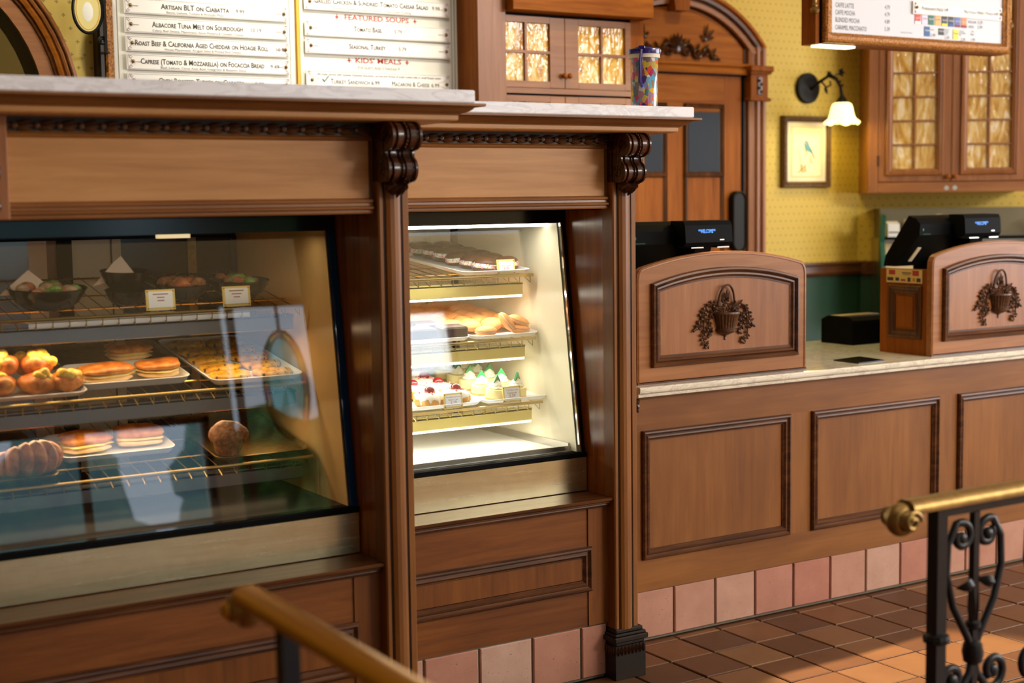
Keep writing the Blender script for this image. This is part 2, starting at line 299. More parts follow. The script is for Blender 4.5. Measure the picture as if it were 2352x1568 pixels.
# ------------------------------------------------------------------ mesh helpers
ORG = {}
class MB:
    def __init__(s): s.v = []; s.f = []; s.mi = []; s.cur = 0
    def add(s, vs, fs):
        o = len(s.v); s.v += [tuple(v) for v in vs]; s.f += [tuple(i+o for i in f) for f in fs]; s.mi += [s.cur]*len(fs); return s
    def box(s, x0, x1, y0, y1, z0, z1, c=0.0):
        if c <= 0:
            vs = [(x, y, z) for x in (x0, x1) for y in (y0, y1) for z in (z0, z1)]
            return s.add(vs, [(0, 1, 3, 2), (4, 6, 7, 5), (0, 4, 5, 1), (2, 3, 7, 6), (0, 2, 6, 4), (1, 5, 7, 3)])
        c = min(c, (x1-x0)*.49, (y1-y0)*.49, (z1-z0)*.49)
        X, Y, Z = (x0, x1), (y0, y1), (z0, z1); vs = []; idx = {}
        for i in (0, 1):
            for j in (0, 1):
                for k in (0, 1):
                    dx, dy, dz = (c if i == 0 else -c), (c if j == 0 else -c), (c if k == 0 else -c)
                    for a, p in enumerate(((X[i], Y[j]+dy, Z[k]+dz), (X[i]+dx, Y[j], Z[k]+dz), (X[i]+dx, Y[j]+dy, Z[k]))):
                        idx[i, j, k, a] = len(vs); vs.append(p)
        I = idx; fs = []
        for i in (0, 1): fs.append((I[i, 0, 0, 0], I[i, 1, 0, 0], I[i, 1, 1, 0], I[i, 0, 1, 0]))
        for j in (0, 1): fs.append((I[0, j, 0, 1], I[1, j, 0, 1], I[1, j, 1, 1], I[0, j, 1, 1]))
        for k in (0, 1): fs.append((I[0, 0, k, 2], I[1, 0, k, 2], I[1, 1, k, 2], I[0, 1, k, 2]))
        for i in (0, 1):
            for j in (0, 1): fs.append((I[i, j, 0, 0], I[i, j, 1, 0], I[i, j, 1, 1], I[i, j, 0, 1]))
            for k in (0, 1): fs.append((I[i, 0, k, 0], I[i, 1, k, 0], I[i, 1, k, 2], I[i, 0, k, 2]))
        for j in (0, 1):
            for k in (0, 1): fs.append((I[0, j, k, 1], I[1, j, k, 1], I[1, j, k, 2], I[0, j, k, 2]))
        for i in (0, 1):
            for j in (0, 1):
                for k in (0, 1): fs.append((I[i, j, k, 0], I[i, j, k, 1], I[i, j, k, 2]))
        return s.add(vs, fs)
    def prism_x(s, prof, x0, x1):                    # profile of (y, z), pushed along x
        n = len(prof); vs = [(x0, y, z) for y, z in prof]+[(x1, y, z) for y, z in prof]
        return s.add(vs, [(i, (i+1) % n, n+(i+1) % n, n+i) for i in range(n)]+[tuple(range(n)), tuple(range(2*n-1, n-1, -1))])
    def prism_y(s, prof, y0, y1):                    # outline of (x, z), pushed along y
        n = len(prof); vs = [(x, y0, z) for x, z in prof]+[(x, y1, z) for x, z in prof]
        return s.add(vs, [(i, (i+1) % n, n+(i+1) % n, n+i) for i in range(n)]+[tuple(range(n)), tuple(range(2*n-1, n-1, -1))])
    def prism_z(s, prof, z0, z1):
        n = len(prof); vs = [(x, y, z0) for x, y in prof]+[(x, y, z1) for x, y in prof]
        return s.add(vs, [(i, (i+1) % n, n+(i+1) % n, n+i) for i in range(n)]+[tuple(range(n)), tuple(range(2*n-1, n-1, -1))])
    def fill_y(s, poly, y): return s.add([(x, y, z) for x, z in poly], [tuple(range(len(poly)))])
    def frame(s, poly, prof, pt, closed=True):       # moulding: profile of (inset, height) run round an outline
        rings = [[pt(q, h) for q in inset(poly, d)] for d, h in prof]; n = len(poly)
        vs = [p for r in rings for p in r]; fs = []
        for a in range(len(prof)-1):
            for i in range(n): fs.append((a*n+i, a*n+(i+1) % n, (a+1)*n+(i+1) % n, (a+1)*n+i))
        return s.add(vs, fs)
    def lathe(s, prof, c=(0, 0, 0), seg=24, a0=0, a1=2*PI, rad=None, tilt=None):   # profile of (r, z) round z; rad(angle, r, z) -> r
        full = abs(a1-a0-2*PI) < 1e-6; n = seg if full else seg+1; vs = []
        for r, z in prof:
            for k in range(n):
                a = a0+(a1-a0)*k/seg; rr = rad(a, r, z) if rad else r
                vs.append((c[0]+rr*math.cos(a), c[1]+rr*math.sin(a), c[2]+z))
        fs = []
        for i in range(len(prof)-1):
            for k in range(seg if full else seg): fs.append((i*n+k, i*n+(k+1) % n, (i+1)*n+(k+1) % n, (i+1)*n+k))
        return s.add(vs, fs)
    def tube(s, path, r, seg=8, cap=True, flat=1.0):
        P = [Vector(p) for p in path]; n = len(P); R = r if isinstance(r, (list, tuple)) else [r]*n; vs = []; prev = None
        for i, p in enumerate(P):
            t = (P[min(i+1, n-1)]-P[max(i-1, 0)]).normalized()
            if prev is None:
                a = Vector((0, 0, 1)) if abs(t.z) < 0.9 else Vector((1, 0, 0)); u = t.cross(a).normalized()
            else:
                u = (prev-t*prev.dot(t)); u = u.normalized() if u.length > 1e-6 else t.orthogonal().normalized()
            prev = u; v = t.cross(u)
            for k in range(seg):
                a = 2*PI*k/seg; vs.append(p+u*(R[i]*math.cos(a))+v*(R[i]*flat*math.sin(a)))
        fs = [(i*seg+k, i*seg+(k+1) % seg, (i+1)*seg+(k+1) % seg, (i+1)*seg+k) for i in range(n-1) for k in range(seg)]
        if cap: fs += [tuple(range(seg-1, -1, -1)), tuple(range((n-1)*seg, n*seg))]
        return s.add(vs, fs)
    def ball(s, c, rx, ry=None, rz=None, seg=10, rings=6, rot=None, f=None):
        ry = rx if ry is None else ry; rz = rx if rz is None else rz; vs = []; c = Vector(c)
        for i in range(rings+1):
            th = PI*i/rings
            for k in range(seg):
                a = 2*PI*k/seg; p = Vector((rx*math.sin(th)*math.cos(a), ry*math.sin(th)*math.sin(a), rz*math.cos(th)))
                if f: p = f(p)
                if rot: p = rot @ p
                vs.append(c+p)
        return s.add(vs, [(i*seg+k, i*seg+(k+1) % seg, (i+1)*seg+(k+1) % seg, (i+1)*seg+k) for i in range(rings) for k in range(seg)])
    def leaf(s, base, tip, wid, thick, nrm=(0, -1, 0), bend=0.0):   # pointed leaf with a raised rib
        b, t = Vector(base), Vector(tip); d = t-b; nn = Vector(nrm); sd = d.cross(nn).normalized()*wid; vs = []
        for u, wv, h in ((0, .15, .3), (.25, .8, .9), (.5, 1, 1), (.75, .7, .8), (1, 0.03, .2)):
            p = b+d*u+nn*(bend*math.sin(PI*u)); vs += [p-sd*wv*.5, p+nn*thick*h, p+sd*wv*.5, p-nn*thick*.2]
        fs = [(i*4+k, i*4+(k+1) % 4, i*4+4+(k+1) % 4, i*4+4+k) for i in range(4) for k in range(4)]
        return s.add(vs, fs)
    def mesh(s, name, mats, smooth=False, org=(0, 0, 0), sharp=35):
        me = bpy.data.meshes.new(name)
        me.from_pydata([(v[0]-org[0], v[1]-org[1], v[2]-org[2]) for v in s.v], [], s.f)
        bm = bmesh.new(); bm.from_mesh(me); bmesh.ops.remove_doubles(bm, verts=bm.verts, dist=1e-6); bmesh.ops.recalc_face_normals(bm, faces=bm.faces); bm.to_mesh(me); bm.free()
        for q in (mats if isinstance(mats, (list, tuple)) else [mats]): me.materials.append(MATS[q])
        if isinstance(mats, (list, tuple)) and len(mats) > 1 and len(me.polygons) == len(s.mi): me.polygons.foreach_set('material_index', s.mi)
        if smooth:
            me.polygons.foreach_set('use_smooth', [True]*len(me.polygons)); me.set_sharp_from_angle(angle=math.radians(sharp))
        me.update(); return me
    def build(s, name, mats, parent=None, smooth=False, sharp=35):
        org = ORG.get(parent.name, (0, 0, 0)) if parent else (0, 0, 0)
        o = bpy.data.objects.new(name, s.mesh(name, mats, smooth, org, sharp)); col.objects.link(o)
        if parent: o.parent = parent; ORG[o.name] = org
        return o
def inset(poly, d):                                   # counter-clockwise outline, d > 0 moves inwards
    n = len(poly); out = []
    for i in range(n):
        p0, p1, p2 = Vector(poly[i-1]), Vector(poly[i]), Vector(poly[(i+1) % n])
        e1, e2 = (p1-p0).normalized(), (p2-p1).normalized()
        n1, n2 = Vector((-e1.y, e1.x)), Vector((-e2.y, e2.x)); m = n1+n2; k = max(m.dot(n1), 0.25)
        q = p1+m*(d/k); out.append((q.x, q.y))
    return out
def rect(x0, x1, z0, z1): return [(x0, z0), (x1, z0), (x1, z1), (x0, z1)]
def thing(name, label, cat, loc=(0, 0, 0), rz=0.0, group=None, world=True, kind=None):
    o = bpy.data.objects.new(name, None); col.objects.link(o); o.empty_display_size = 0.05
    o.location = loc; o.rotation_euler = (0, 0, rz); o['label'] = label; o['category'] = cat
    if group: o['group'] = group
    if kind: o['kind'] = kind
    if world: ORG[o.name] = tuple(loc)
    return o
def tag(o, label, cat, group=None, kind=None):
    o['label'] = label; o['category'] = cat
    if group: o['group'] = group
    if kind: o['kind'] = kind
    return o
def structure(o, label, cat):
    o['kind'] = 'structure'; o['label'] = label; o['category'] = cat; return o
def inst(name, me, parent, loc=(0, 0, 0), rot=(0, 0, 0), scale=(1, 1, 1)):
    o = bpy.data.objects.new(name, me); col.objects.link(o); o.parent = parent
    g = ORG.get(parent.name, (0, 0, 0)) if parent else (0, 0, 0)
    o.location = (loc[0]-g[0], loc[1]-g[1], loc[2]-g[2]); o.rotation_euler = rot; o.scale = scale; return o
def copy_tree(o, parent=None):
    c = o.copy(); col.objects.link(c); c.parent = parent
    for ch in o.children: copy_tree(ch, c)
    return c
TEXTS = []
def text(s, x, y, z, size, mat, parent, width=None, align='CENTER', rot=(PI/2, 0, 0), caps=True, name='lettering', bold=0.0):
    c = bpy.data.curves.new(name, 'FONT'); c.body = s; c.size = size; c.align_x = align; c.align_y = 'BOTTOM_BASELINE' if False else 'CENTER'
    c.resolution_u = 2; c.materials.append(MATS[mat]); c.small_caps_scale = 0.76; c.offset = bold
    if caps:
        for f in c.body_format: f.use_small_caps = True
    o = bpy.data.objects.new(name, c); col.objects.link(o); g = (0, 0, 0)
    if parent: o.parent = parent; g = ORG.get(parent.name, (0, 0, 0))
    o.location = (x-g[0], y-g[1], z-g[2]); o.rotation_euler = rot
    if width: TEXTS.append((o, width))
    return o
ORD = ['first', 'second', 'third', 'fourth', 'fifth', 'sixth', 'seventh', 'eighth', 'ninth', 'tenth', 'eleventh', 'twelfth']
# profiles of raised panel moulding: (inset, height towards the viewer)
BOLECTION = [(0, 0), (0, .010), (.004, .016), (.009, .017), (.013, .012), (.016, .009), (.020, .012), (.025, .013), (.029, .008), (.032, .004), (.034, .004), (.036, -.004)]
def moulding_y(poly, y, prof, name, mat, parent, scale=1.0):
    m = MB(); m.frame(poly, [(d*scale, h*scale) for d, h in prof], lambda q, h: (q[0], y-h, q[1])); return m.build(name, mat, parent)
plain('pave', lin(190, 186, 178), .8)
baked('hedge', lin(30, 70, 24), lin(70, 120, 50), lin(130, 170, 90), 9, .7)
# ------------------------------------------------------------------ the setting
m = MB(); m.box(-6, 6, -7, 3.6, -0.10, -0.011)
floor = structure(m.build('floor', 'tile_floor_far'), 'terracotta tiled shop floor in front of the counters', 'floor')
m = MB(); m.box(-1.75, 3.45, -2.0, 0.05, -0.011, -0.006); m.build('grout', 'grout_dark', floor)
def tile_mesh(name, sx, sy_, t, mat, c=0.004):
    m = MB(); a, b_ = sx/2, sy_/2
    m.add([(-a, -b_, -t), (a, -b_, -t), (a, b_, -t), (-a, b_, -t), (-a, -b_, -c), (a, -b_, -c), (a, b_, -c), (-a, b_, -c),
           (-a+c, -b_+c, 0), (a-c, -b_+c, 0), (a-c, b_-c, 0), (-a+c, b_-c, 0)],
          [(0, 1, 5, 4), (1, 2, 6, 5), (2, 3, 7, 6), (3, 0, 4, 7), (4, 5, 9, 8), (5, 6, 10, 9), (6, 7, 11, 10), (7, 4, 8, 11), (8, 9, 10, 11)])
    return m.mesh(name, mat)
tm = tile_mesh('tile', .192, .192, .011, 'tile_floor', .003); ts = tile_mesh('tile', .192, .034, .011, 'tile_floor', .003)
R_ = random.Random(3)
def jit(): return (R_.uniform(-.004, .004), R_.uniform(-.004, .004), R_.uniform(-.006, .006))
for i in range(-8, 17):
    if i >= -1: inst('tile', ts, floor, (i*.2+.1, .02, -.001), jit())
    for j in range(9 if i > -3 else 7):
        if i < -2 and j < 1: continue
        inst('tile', tm, floor, (i*.2+.1, -.1-j*.2, R_.uniform(-.0015, .0)), jit())
CEIL = 4.05
m = MB(); m.box(-6, 6, -7, 3.6, CEIL, CEIL+.1); structure(m.build('ceiling', 'ceiling_paint'), 'plain cream ceiling above the shop', 'ceiling')
arc = lambda cx, cz, r, a0, a1, n: [(cx+r*math.cos(a0+(a1-a0)*i/n), cz+r*math.sin(a0+(a1-a0)*i/n)) for i in range(n+1)]
ACX, ACZ, AR = -2.43, 1.99, 0.60
m = MB(); m.prism_y([(.92, 0), (.92, CEIL), (-6, CEIL), (-6, 0), (ACX-AR, 0)]+arc(ACX, ACZ, AR, PI, 0, 28)+[(ACX+AR, 0)], 1.6, 1.75)
wm = structure(m.build('wall_menu', 'wallpaper'), 'yellow sprigged wallpaper wall behind the hanging food menu', 'wall')
m = MB(); m.box(-6, 1.0, 3.3, 3.4, 0, CEIL); structure(m.build('wall_hall', 'wall_cream'), 'pale wall of the passage behind the arch', 'wall')
m = MB(); m.box(.90, .98, 1.6, 2.0, 0, CEIL); structure(m.build('wall_return', 'wallpaper_fine'), 'short wallpapered return beside the arched door', 'wall')
m = MB(); m.box(.90, 2.95, 2.0, 2.1, 0, CEIL); structure(m.build('wall_back', 'wallpaper_fine'), 'yellow sprigged wallpaper wall with the arched door', 'wall')
m = MB(); m.box(2.17, 2.93, 1.985, 2.0, 0, 1.18)
wg = structure(m.build('wall_wainscot', 'green_wall'), 'dark green lower wall under the wooden rail', 'wall')
m = MB(); m.prism_x([(1.985, 1.175), (1.965, 1.18), (1.958, 1.20), (1.962, 1.235), (1.952, 1.245), (1.955, 1.256), (2.0, 1.258), (2.0, 1.175)], 2.17, 2.96)
structure(m.build('trim_1', 'wood_dark'), 'dark wooden chair rail between wallpaper and green wall', 'trim')
# diagonal wall behind the corner cabinet
A35 = math.radians(-35); CD = Vector((math.cos(A35), math.sin(A35), 0)); CN = Vector((-math.sin(A35), math.cos(A35), 0))
p = Vector((2.92, 2.0, 0)); q = p+CD*3.2
m = MB(); m.prism_z([(p.x, p.y), (q.x, q.y), (q.x+CN.x*.1, q.y+CN.y*.1), (p.x+CN.x*.1, p.y+CN.y*.1)], 0, CEIL)
structure(m.build('wall_corner', 'wallpaper_fine'), 'slanted wallpapered wall behind the corner cabinet', 'wall')
p = Vector((2.93, 1.985, 0)); q = p+CD*1.6; o_ = CN*-.015
m = MB(); m.prism_z([(p.x, p.y), (q.x, q.y), (q.x+o_.x, q.y+o_.y), (p.x+o_.x, p.y+o_.y)], 0, 1.18); structure(m.build('wall_wainscot_corner', 'green_wall'), 'dark green lower part of the slanted wall', 'wall')
o_ = CN*-.035
m = MB(); m.prism_z([(p.x, p.y), (q.x, q.y), (q.x+o_.x, q.y+o_.y), (p.x+o_.x, p.y+o_.y)], 1.18, 1.256); structure(m.build('trim_2', 'wood_dark'), 'dark wooden chair rail on the slanted wall', 'trim')
# left, right and front walls with their windows
m = MB(); m.box(-6.1, -6, -7, 3.6, 0, CEIL); structure(m.build('wall_left', 'wall_dim'), 'cream side wall of the shop', 'wall')  # unseen wall, darkened to cut its bounce onto the niche side
m = MB(); m.box(6, 6.1, -7, -5.5, 0, CEIL); m.box(6, 6.1, -.9, 2.2, 0, CEIL); m.box(6, 6.1, -5.5, -.9, 0, .85); m.box(6, 6.1, -5.5, -.9, 3.15, CEIL)
structure(m.build('wall_right', 'wall_cream'), 'cream side wall with the wide window', 'wall')
OPEN = [(-1.5, .4, .12, 1.9), (.65, 1.6, .9, 2.75), (2.45, 2.99, 2.0, 2.66), (2.55, 5.65, 3.34, 4.0)]
m = MB()                                               # the wall is laid up in courses around the openings
zs = sorted({0, CEIL}|{o[2] for o in OPEN}|{o[3] for o in OPEN})
for za, zb in zip(zs[:-1], zs[1:]):
    x = -6
    for o in sorted(o for o in OPEN if o[2] <= za and o[3] >= zb):
        if o[0] > x: m.box(x, o[0], -7.1, -7, za, zb)
        x = o[1]
    m.box(x, 6, -7.1, -7, za, zb)
structure(m.build('wall_front', 'wall_cream'), 'street side wall with glazed doors and windows', 'wall')
for n_, (x0, x1, za, zb) in enumerate(OPEN):
    m = MB()
    m.box(x0, x0+.05, -6.9, -6.85, za, zb); m.box(x1-.05, x1, -6.9, -6.85, za, zb); m.box(x0, x1, -6.9, -6.85, za, za+.06); m.box(x0, x1, -6.9, -6.85, zb-.06, zb)
    if n_ == 0: m.box((x0+x1)/2-.03, (x0+x1)/2+.03, -6.9, -6.86, za, zb); m.box(x0, x1, -6.9, -6.86, 1.1, 1.14)
    structure(m.build('window_%d' % (n_+1), 'wood_dark_z'), ['low glazed street doors with dark wooden bars', 'street window behind the stained glass oval', 'narrow street window with dark frame', 'long clerestory window under the ceiling'][n_], 'window')
m = MB(); m.box(-12, 12, -20, -7.1, -.1, -.02); structure(m.build('street_pavement', 'pave'), 'pale pavement outside the street windows', 'pavement')
q_ = random.Random(6); m = MB()
for i in range(60): m.ball((q_.uniform(-3, 5), q_.uniform(-10.5, -9.6), q_.uniform(.3, 2.1)), q_.uniform(.3, .55), seg=9, rings=6, f=lambda p: p*(1+.2*math.sin(9*p.x+7*p.z)))
tag(m.build('garden_hedge', 'hedge', None, True, 80), 'green leafy hedge outside the street windows', 'hedge', kind='stuff')
m = MB()
for y in (-5.48, -3.22, -.96): m.box(5.82, 5.88, y, y+.04, .85, 3.15)
for z in (.85, 3.1): m.box(5.82, 5.88, -5.5, -.9, z, z+.05)
structure(m.build('window_5', 'wood_dark_z'), 'wide side window with dark wooden bars', 'window')

# arch casing at the passage
ar = thing('arch_casing', 'brown moulded arch casing round the passage opening', 'arch', (ACX, 1.6, 0))
def arch_band(mat, prof, name, parent, cx, cz, zb, n=28):       # prof of (radius, y) run up one leg, over and down
    m = MB(); rings = []
    for r, y in prof:
        pts = [(cx-r, zb)]+arc(cx, cz, r, PI, 0, n)+[(cx+r, zb)]
        rings.append([(x, y, z) for x, z in pts])
    k = len(rings[0]); vs = [p for r in rings for p in r]
    m.add(vs, [(a*k+i, a*k+i+1, (a+1)*k+i+1, (a+1)*k+i) for a in range(len(prof)-1) for i in range(k-1)])
    return m.build(name, mat, parent, smooth=True, sharp=30)
arch_band('wood_rose_x', [(.595, 1.60), (.595, 1.585), (.648, 1.585)], 'face_band', ar, ACX, ACZ, 0)
arch_band('wood_dark', [(.648, 1.585), (.650, 1.572), (.656, 1.57), (.658, 1.58), (.661, 1.582)], 'bead', ar, ACX, ACZ, 0)
arch_band('wood_honey_x', [(.661, 1.582), (.664, 1.566), (.676, 1.56), (.684, 1.566), (.688, 1.572)], 'ogee', ar, ACX, ACZ, 0)
arch_band('wood_rose_x', [(.688, 1.572), (.690, 1.556), (.697, 1.552), (.702, 1.556)], 'back_band', ar, ACX, ACZ, 0)
arch_band('wood_dark', [(.702, 1.556), (.704, 1.566), (.708, 1.568), (.711, 1.56)], 'groove', ar, ACX, ACZ, 0)
arch_band('wood_rose_x', [(.711, 1.56), (.715, 1.555), (.728, 1.56), (.735, 1.60)], 'outer_fillet', ar, ACX, ACZ, 0)
arch_band('wood_black', [(.595, 1.60), (.592, 1.78), (.60, 1.80)], 'jamb', ar, ACX, ACZ, 0)
# ------------------------------------------------------------------ display counters
def carved_leaf_mesh():
    m = MB()
    m.ball((-.020, -.003, 0), .009, .007, .009, 8, 5)
    for dz, tz, tx in ((.003, .0125, .024), (-.003, -.0125, .024), (0, 0, .032)): m.leaf((-.020, -.002, dz), (tx, -.004, tz), .013, .008)
    return m.mesh('carved_leaf', 'wood_applique', True)
LEAF = carved_leaf_mesh()
def corbel_profile(k):
    P = [(0, 1.850), (.050, 1.850)]
    P += [(.054+(.039-k)*math.cos(a), 1.811+(.039-k)*math.sin(a)) for a in [1.35-.33*i for i in range(9)]]
    P += [(.043-k, 1.770), (.044-k, 1.756)]
    P += [(.030+(.036-k)*math.cos(a), 1.722+(.036-k)*math.sin(a)) for a in [.75-.32*i for i in range(8)]]
    P += [(.018, 1.688), (0, 1.688)]
    return P
def corbel(par, xc, yf, w=.094):
    m = MB(); S = [(-.5, .004), (-.47, 0), (-.40, 0), (-.385, .006), (-.30, .008), (-.285, .002), (-.12, .003), (-.10, .009), (-.03, .009), (0, .003), (.03, .009), (.10, .009), (.12, .003), (.285, .002), (.30, .008), (.385, .006), (.40, 0), (.47, 0), (.5, .004)]
    rows = [[(xc+u*w, yf-d, z) for d, z in corbel_profile(k)] for u, k in S]; n = len(rows[0]); vs = [p for r in rows for p in r]
    fs = [(a*n+i, a*n+i+1, (a+1)*n+i+1, (a+1)*n+i) for a in range(len(rows)-1) for i in range(n-1)]
    fs += [tuple(range(n)), tuple(range(len(vs)-1, len(vs)-1-n, -1))]
    m.add(vs, fs); cb = m.build('corbel', 'wood_carved', par, True, 50)
    m = MB()
    for sx in (-1, 1):
        X = xc+sx*(w/2+.001)
        for (d, z, r) in ((.054, 1.811, .028), (.030, 1.722, .024)):
            pts = [(X, yf-d-math.cos(a)*r*(1-a/13), z+math.sin(a)*r*(1-a/13)) for a in [i*.45 for i in range(24)]]
            m.tube(pts, .0028, 5)
        m.tube([(X, yf-.036+.016, 1.72), (X, yf-.03, 1.75), (X, yf-.034, 1.785), (X, yf-.036, 1.81)], .003, 5)
    m.build('scroll', 'wood_carved', cb, True)
    m = MB()
    for i in range(9): m.ball((xc, yf-.054-.0375*math.cos(1.2-.27*i), 1.811+.0375*math.sin(1.2-.27*i)), .0035, seg=6, rings=4)
    m.build('bead_row', 'wood_carved', cb, True)
    m = MB()                                           # shell leaf under the lower scroll
    for i in range(7):
        a = (i-3)*.36
        m.leaf((xc+.004*(i-3), yf-.02, 1.692), (xc+math.sin(a)*.044, yf-.018, 1.692-math.cos(a)*.047+.004*abs(i-3)), .019, .02, (0, -1, 0), .014)
    m.ball((xc, yf-.012, 1.680), .036, .018, .026, 12, 7); m.ball((xc+.016, yf-.036, 1.684), .007, seg=8, rings=5)
    m.build('shell_leaf', 'wood_carved', cb, True)
def pilaster(par, x0, x1, yf, plinth=True):
    yb = yf+.06; w = x1-x0
    P = [(0, yb), (0, yf+.004), (.004, yf), (.014, yf), (.016, yf+.005), (.019, yf+.005), (.022, yf-.004), (.032, yf-.010), (.044, yf-.012), (.056, yf-.010), (.066, yf-.004), (.070, yf+.006), (.0735, yf+.006), (.076, yf), (.092, yf), (.096, yf+.004), (.096, yb)]
    m = MB(); m.prism_z([(x0+a*w/.096, y) for a, y in P], .172, 1.69)
    pl = m.build('pilaster', 'wood_z', par)
    m = MB()
    for a in (.0175, .0718): m.box(x0+(a-.0012)*w/.096, x0+(a+.0012)*w/.096, yf+.001, yf+.008, .172, 1.69)
    m.build('flute_shadow_line', 'wood_black', pl)
    m = MB(); m.box(x0, x1, yf+.004, yb, 1.69, 1.852); m.build('corbel_block', 'wood_carved', pl)
    if plinth:
        xa, xb, ya = x0-.012, x1+.018, yf-.016
        m = MB(); m.prism_z([(xa, ya), (xb, ya), (xb, yb), (xa, yb)], 0, .118)
        pb = m.build('plinth', 'wood_black', par)
        m = MB()
        for z0, z1, o in ((.118, .132, .006), (.132, .150, .016), (.150, .160, .010), (.160, .174, .002)): m.box(xa-o+.008, xb+o-.008, ya-o+.008, yb, z0, z1, .003)
        m.build('plinth_cap', 'wood_black', pb)
        m = MB()
        for i in range(8):
            x = xa+.01+i*(xb-xa-.02)/7; m.leaf((x, ya, .118), (x, ya-.002, .085), .015, .007)
        for i in range(5):
            y = ya+.01+i*.014; m.leaf((xa, y, .118), (xa-.002, y, .085), .013, .006, (-1, 0, 0))
        m.build('carved_leaves', 'wood_carved', pb, True)
    return pl
def cornice(par, x0, x1, dy):
    # profile of (outward, z), run along the front and round the right end
    def run(prof, name, mat, smooth=False):
        m = MB(); k = len(prof); vs = []
        for d, z in prof: vs += [(x0, dy-.215-d, z), (x1+d, dy-.215-d, z), (x1+d, dy+.75, z)]
        fs = []
        for i in range(k):
            j = (i+1) % k; fs += [(i*3, i*3+1, j*3+1, j*3), (i*3+1, i*3+2, j*3+2, j*3+1)]
        fs += [tuple(i*3 for i in range(k)), tuple(i*3+2 for i in range(k))]
        m.add(vs, fs); return m.build(name, mat, par, smooth)
    run([(-.05, 1.850), (.100, 1.850), (.104, 1.853), (.112, 1.853), (.114, 1.856), (.114, 1.868), (-.05, 1.868)], 'cornice_fascia', 'wood_pale')
    run([(-.05, 1.868), (.118, 1.868), (.120, 1.871), (.127, 1.873), (.136, 1.877), (.143, 1.882), (.149, 1.889), (.158, 1.889), (-.05, 1.889)], 'cornice_cove', 'wood_x')
    run([(-.05, 1.889), (.168, 1.889), (.170, 1.891), (.170, 1.897), (-.05, 1.897)], 'cornice_fillet', 'wood_x')
def panel_mould(par, x0, x1, z0, z1, y, mat='wood_dark', s=1.0, name='panel_moulding'):
    return moulding_y(rect(x0, x1, z0, z1), y, BOLECTION, name, mat, par, s)
def display_counter(label, x0, px0, px1, dy, xt=None, tiles=None, panels=()):
    """wooden surround of one display case; px0..px1 is the pilaster, x0 the left end"""
    t = thing('display_counter', label, 'counter', ((x0+px1)/2, dy, 0))
    yf = dy-.245; xt = x0 if xt is None else xt
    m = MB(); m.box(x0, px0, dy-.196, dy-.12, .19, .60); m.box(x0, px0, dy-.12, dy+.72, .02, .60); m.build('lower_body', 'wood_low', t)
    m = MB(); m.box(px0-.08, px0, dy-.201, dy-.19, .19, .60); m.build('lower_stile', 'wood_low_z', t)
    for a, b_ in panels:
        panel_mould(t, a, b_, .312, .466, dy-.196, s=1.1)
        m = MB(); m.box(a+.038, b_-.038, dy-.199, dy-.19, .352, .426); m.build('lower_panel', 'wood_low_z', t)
    m = MB(); m.prism_x([(dy-.19, .598), (dy-.214, .598), (dy-.218, .604), (dy-.216, .608), (dy-.226, .612), (dy-.222, .617), (dy-.234, .620), (dy-.236, .626), (dy-.232, .629), (dy-.06, .629), (dy-.06, .598)], x0, px0)
    m.build('ledge', 'wood_dark', t)
    # frieze
    m = MB(); m.box(x0, px0, dy-.215, dy-.18, 1.605, 1.852); m.build('frieze_panel', 'wood_pale', t)
    m = MB(); m.prism_x([(dy-.205, 1.603), (dy-.222, 1.603), (dy-.224, 1.607), (dy-.222, 1.614), (dy-.230, 1.616), (dy-.231, 1.622), (dy-.222, 1.625), (dy-.221, 1.632), (dy-.227, 1.634), (dy-.228, 1.641), (dy-.215, 1.646)], x0, px0-.005)
    m.build('frieze_lower_moulding', 'wood_x', t)
    m = MB(); m.prism_x([(dy-.21, 1.799), (dy-.217, 1.800), (dy-.220, 1.805), (dy-.218, 1.809), (dy-.222, 1.812), (dy-.21, 1.815)], x0, px0-.002)
    m.build('frieze_upper_moulding', 'wood_x', t)
    m = MB(); m.box(px0-.012, px0-.002, dy-.218, dy-.2, 1.605, 1.852); m.build('frieze_stile', 'wood_dark_z', t)
    m = MB(); m.box(x0, px0, dy-.219, dy-.2, 1.815, 1.852); rb = m.build('ribbon_ground', 'wood_black', t)
    x = px0-.03
    while x > x0+.02: inst('carved_leaf', LEAF, rb, (x, dy-.221, 1.829)); x -= .053
    m = MB(); m.box(x0, px0, dy-.18, dy+.04, 1.600, 1.606); m.build('soffit', 'black', t)
    # pilaster with corbel, cornice and the niche side
    pl = pilaster(t, px0, px1, yf)
    corbel(t, (px0+px1)/2, yf)
    cornice(t, xt, px1, dy)
    m = MB(); m.box(px0+.002, px0+.03, yf+.05, dy+.74, .19, 1.852); m.build('niche_side', 'wood_niche', t)
    m = MB(); m.box(px0+.03, px1-.004, yf+.058, dy+.74, .02, 1.852); m.build('end_panel', 'wood_z', t)
    if tiles:
        m = MB(); m.box(x0, px0, dy-.19, dy-.1, 0, .19); gb = m.build('tile_base', 'grout_grey', t)
        for a, b_ in zip(tiles[:-1], tiles[1:]):
            me = tile_mesh('tile', b_-a-.009, .176, .010, 'tile_base', .003)
            inst('tile', me, gb, ((a+b_)/2, dy-.199, .097), (PI/2+R_.uniform(-.006, .006), R_.uniform(-.004, .004), R_.uniform(-.004, .004)))
    # marble shelf lying on the cornice
    m = MB()
    e = .172
    prof = [(0, 1.897), (e-.002, 1.897), (e+.001, 1.900), (e+.001, 1.929), (e-.002, 1.932), (0, 1.932)]; k = len(prof); vs = []
    for d, z in prof: vs += [(xt, dy-.215-d, z), (px1+d-.04, dy-.215-d, z), (px1+d-.04, dy+.75, z)]
    fs = []
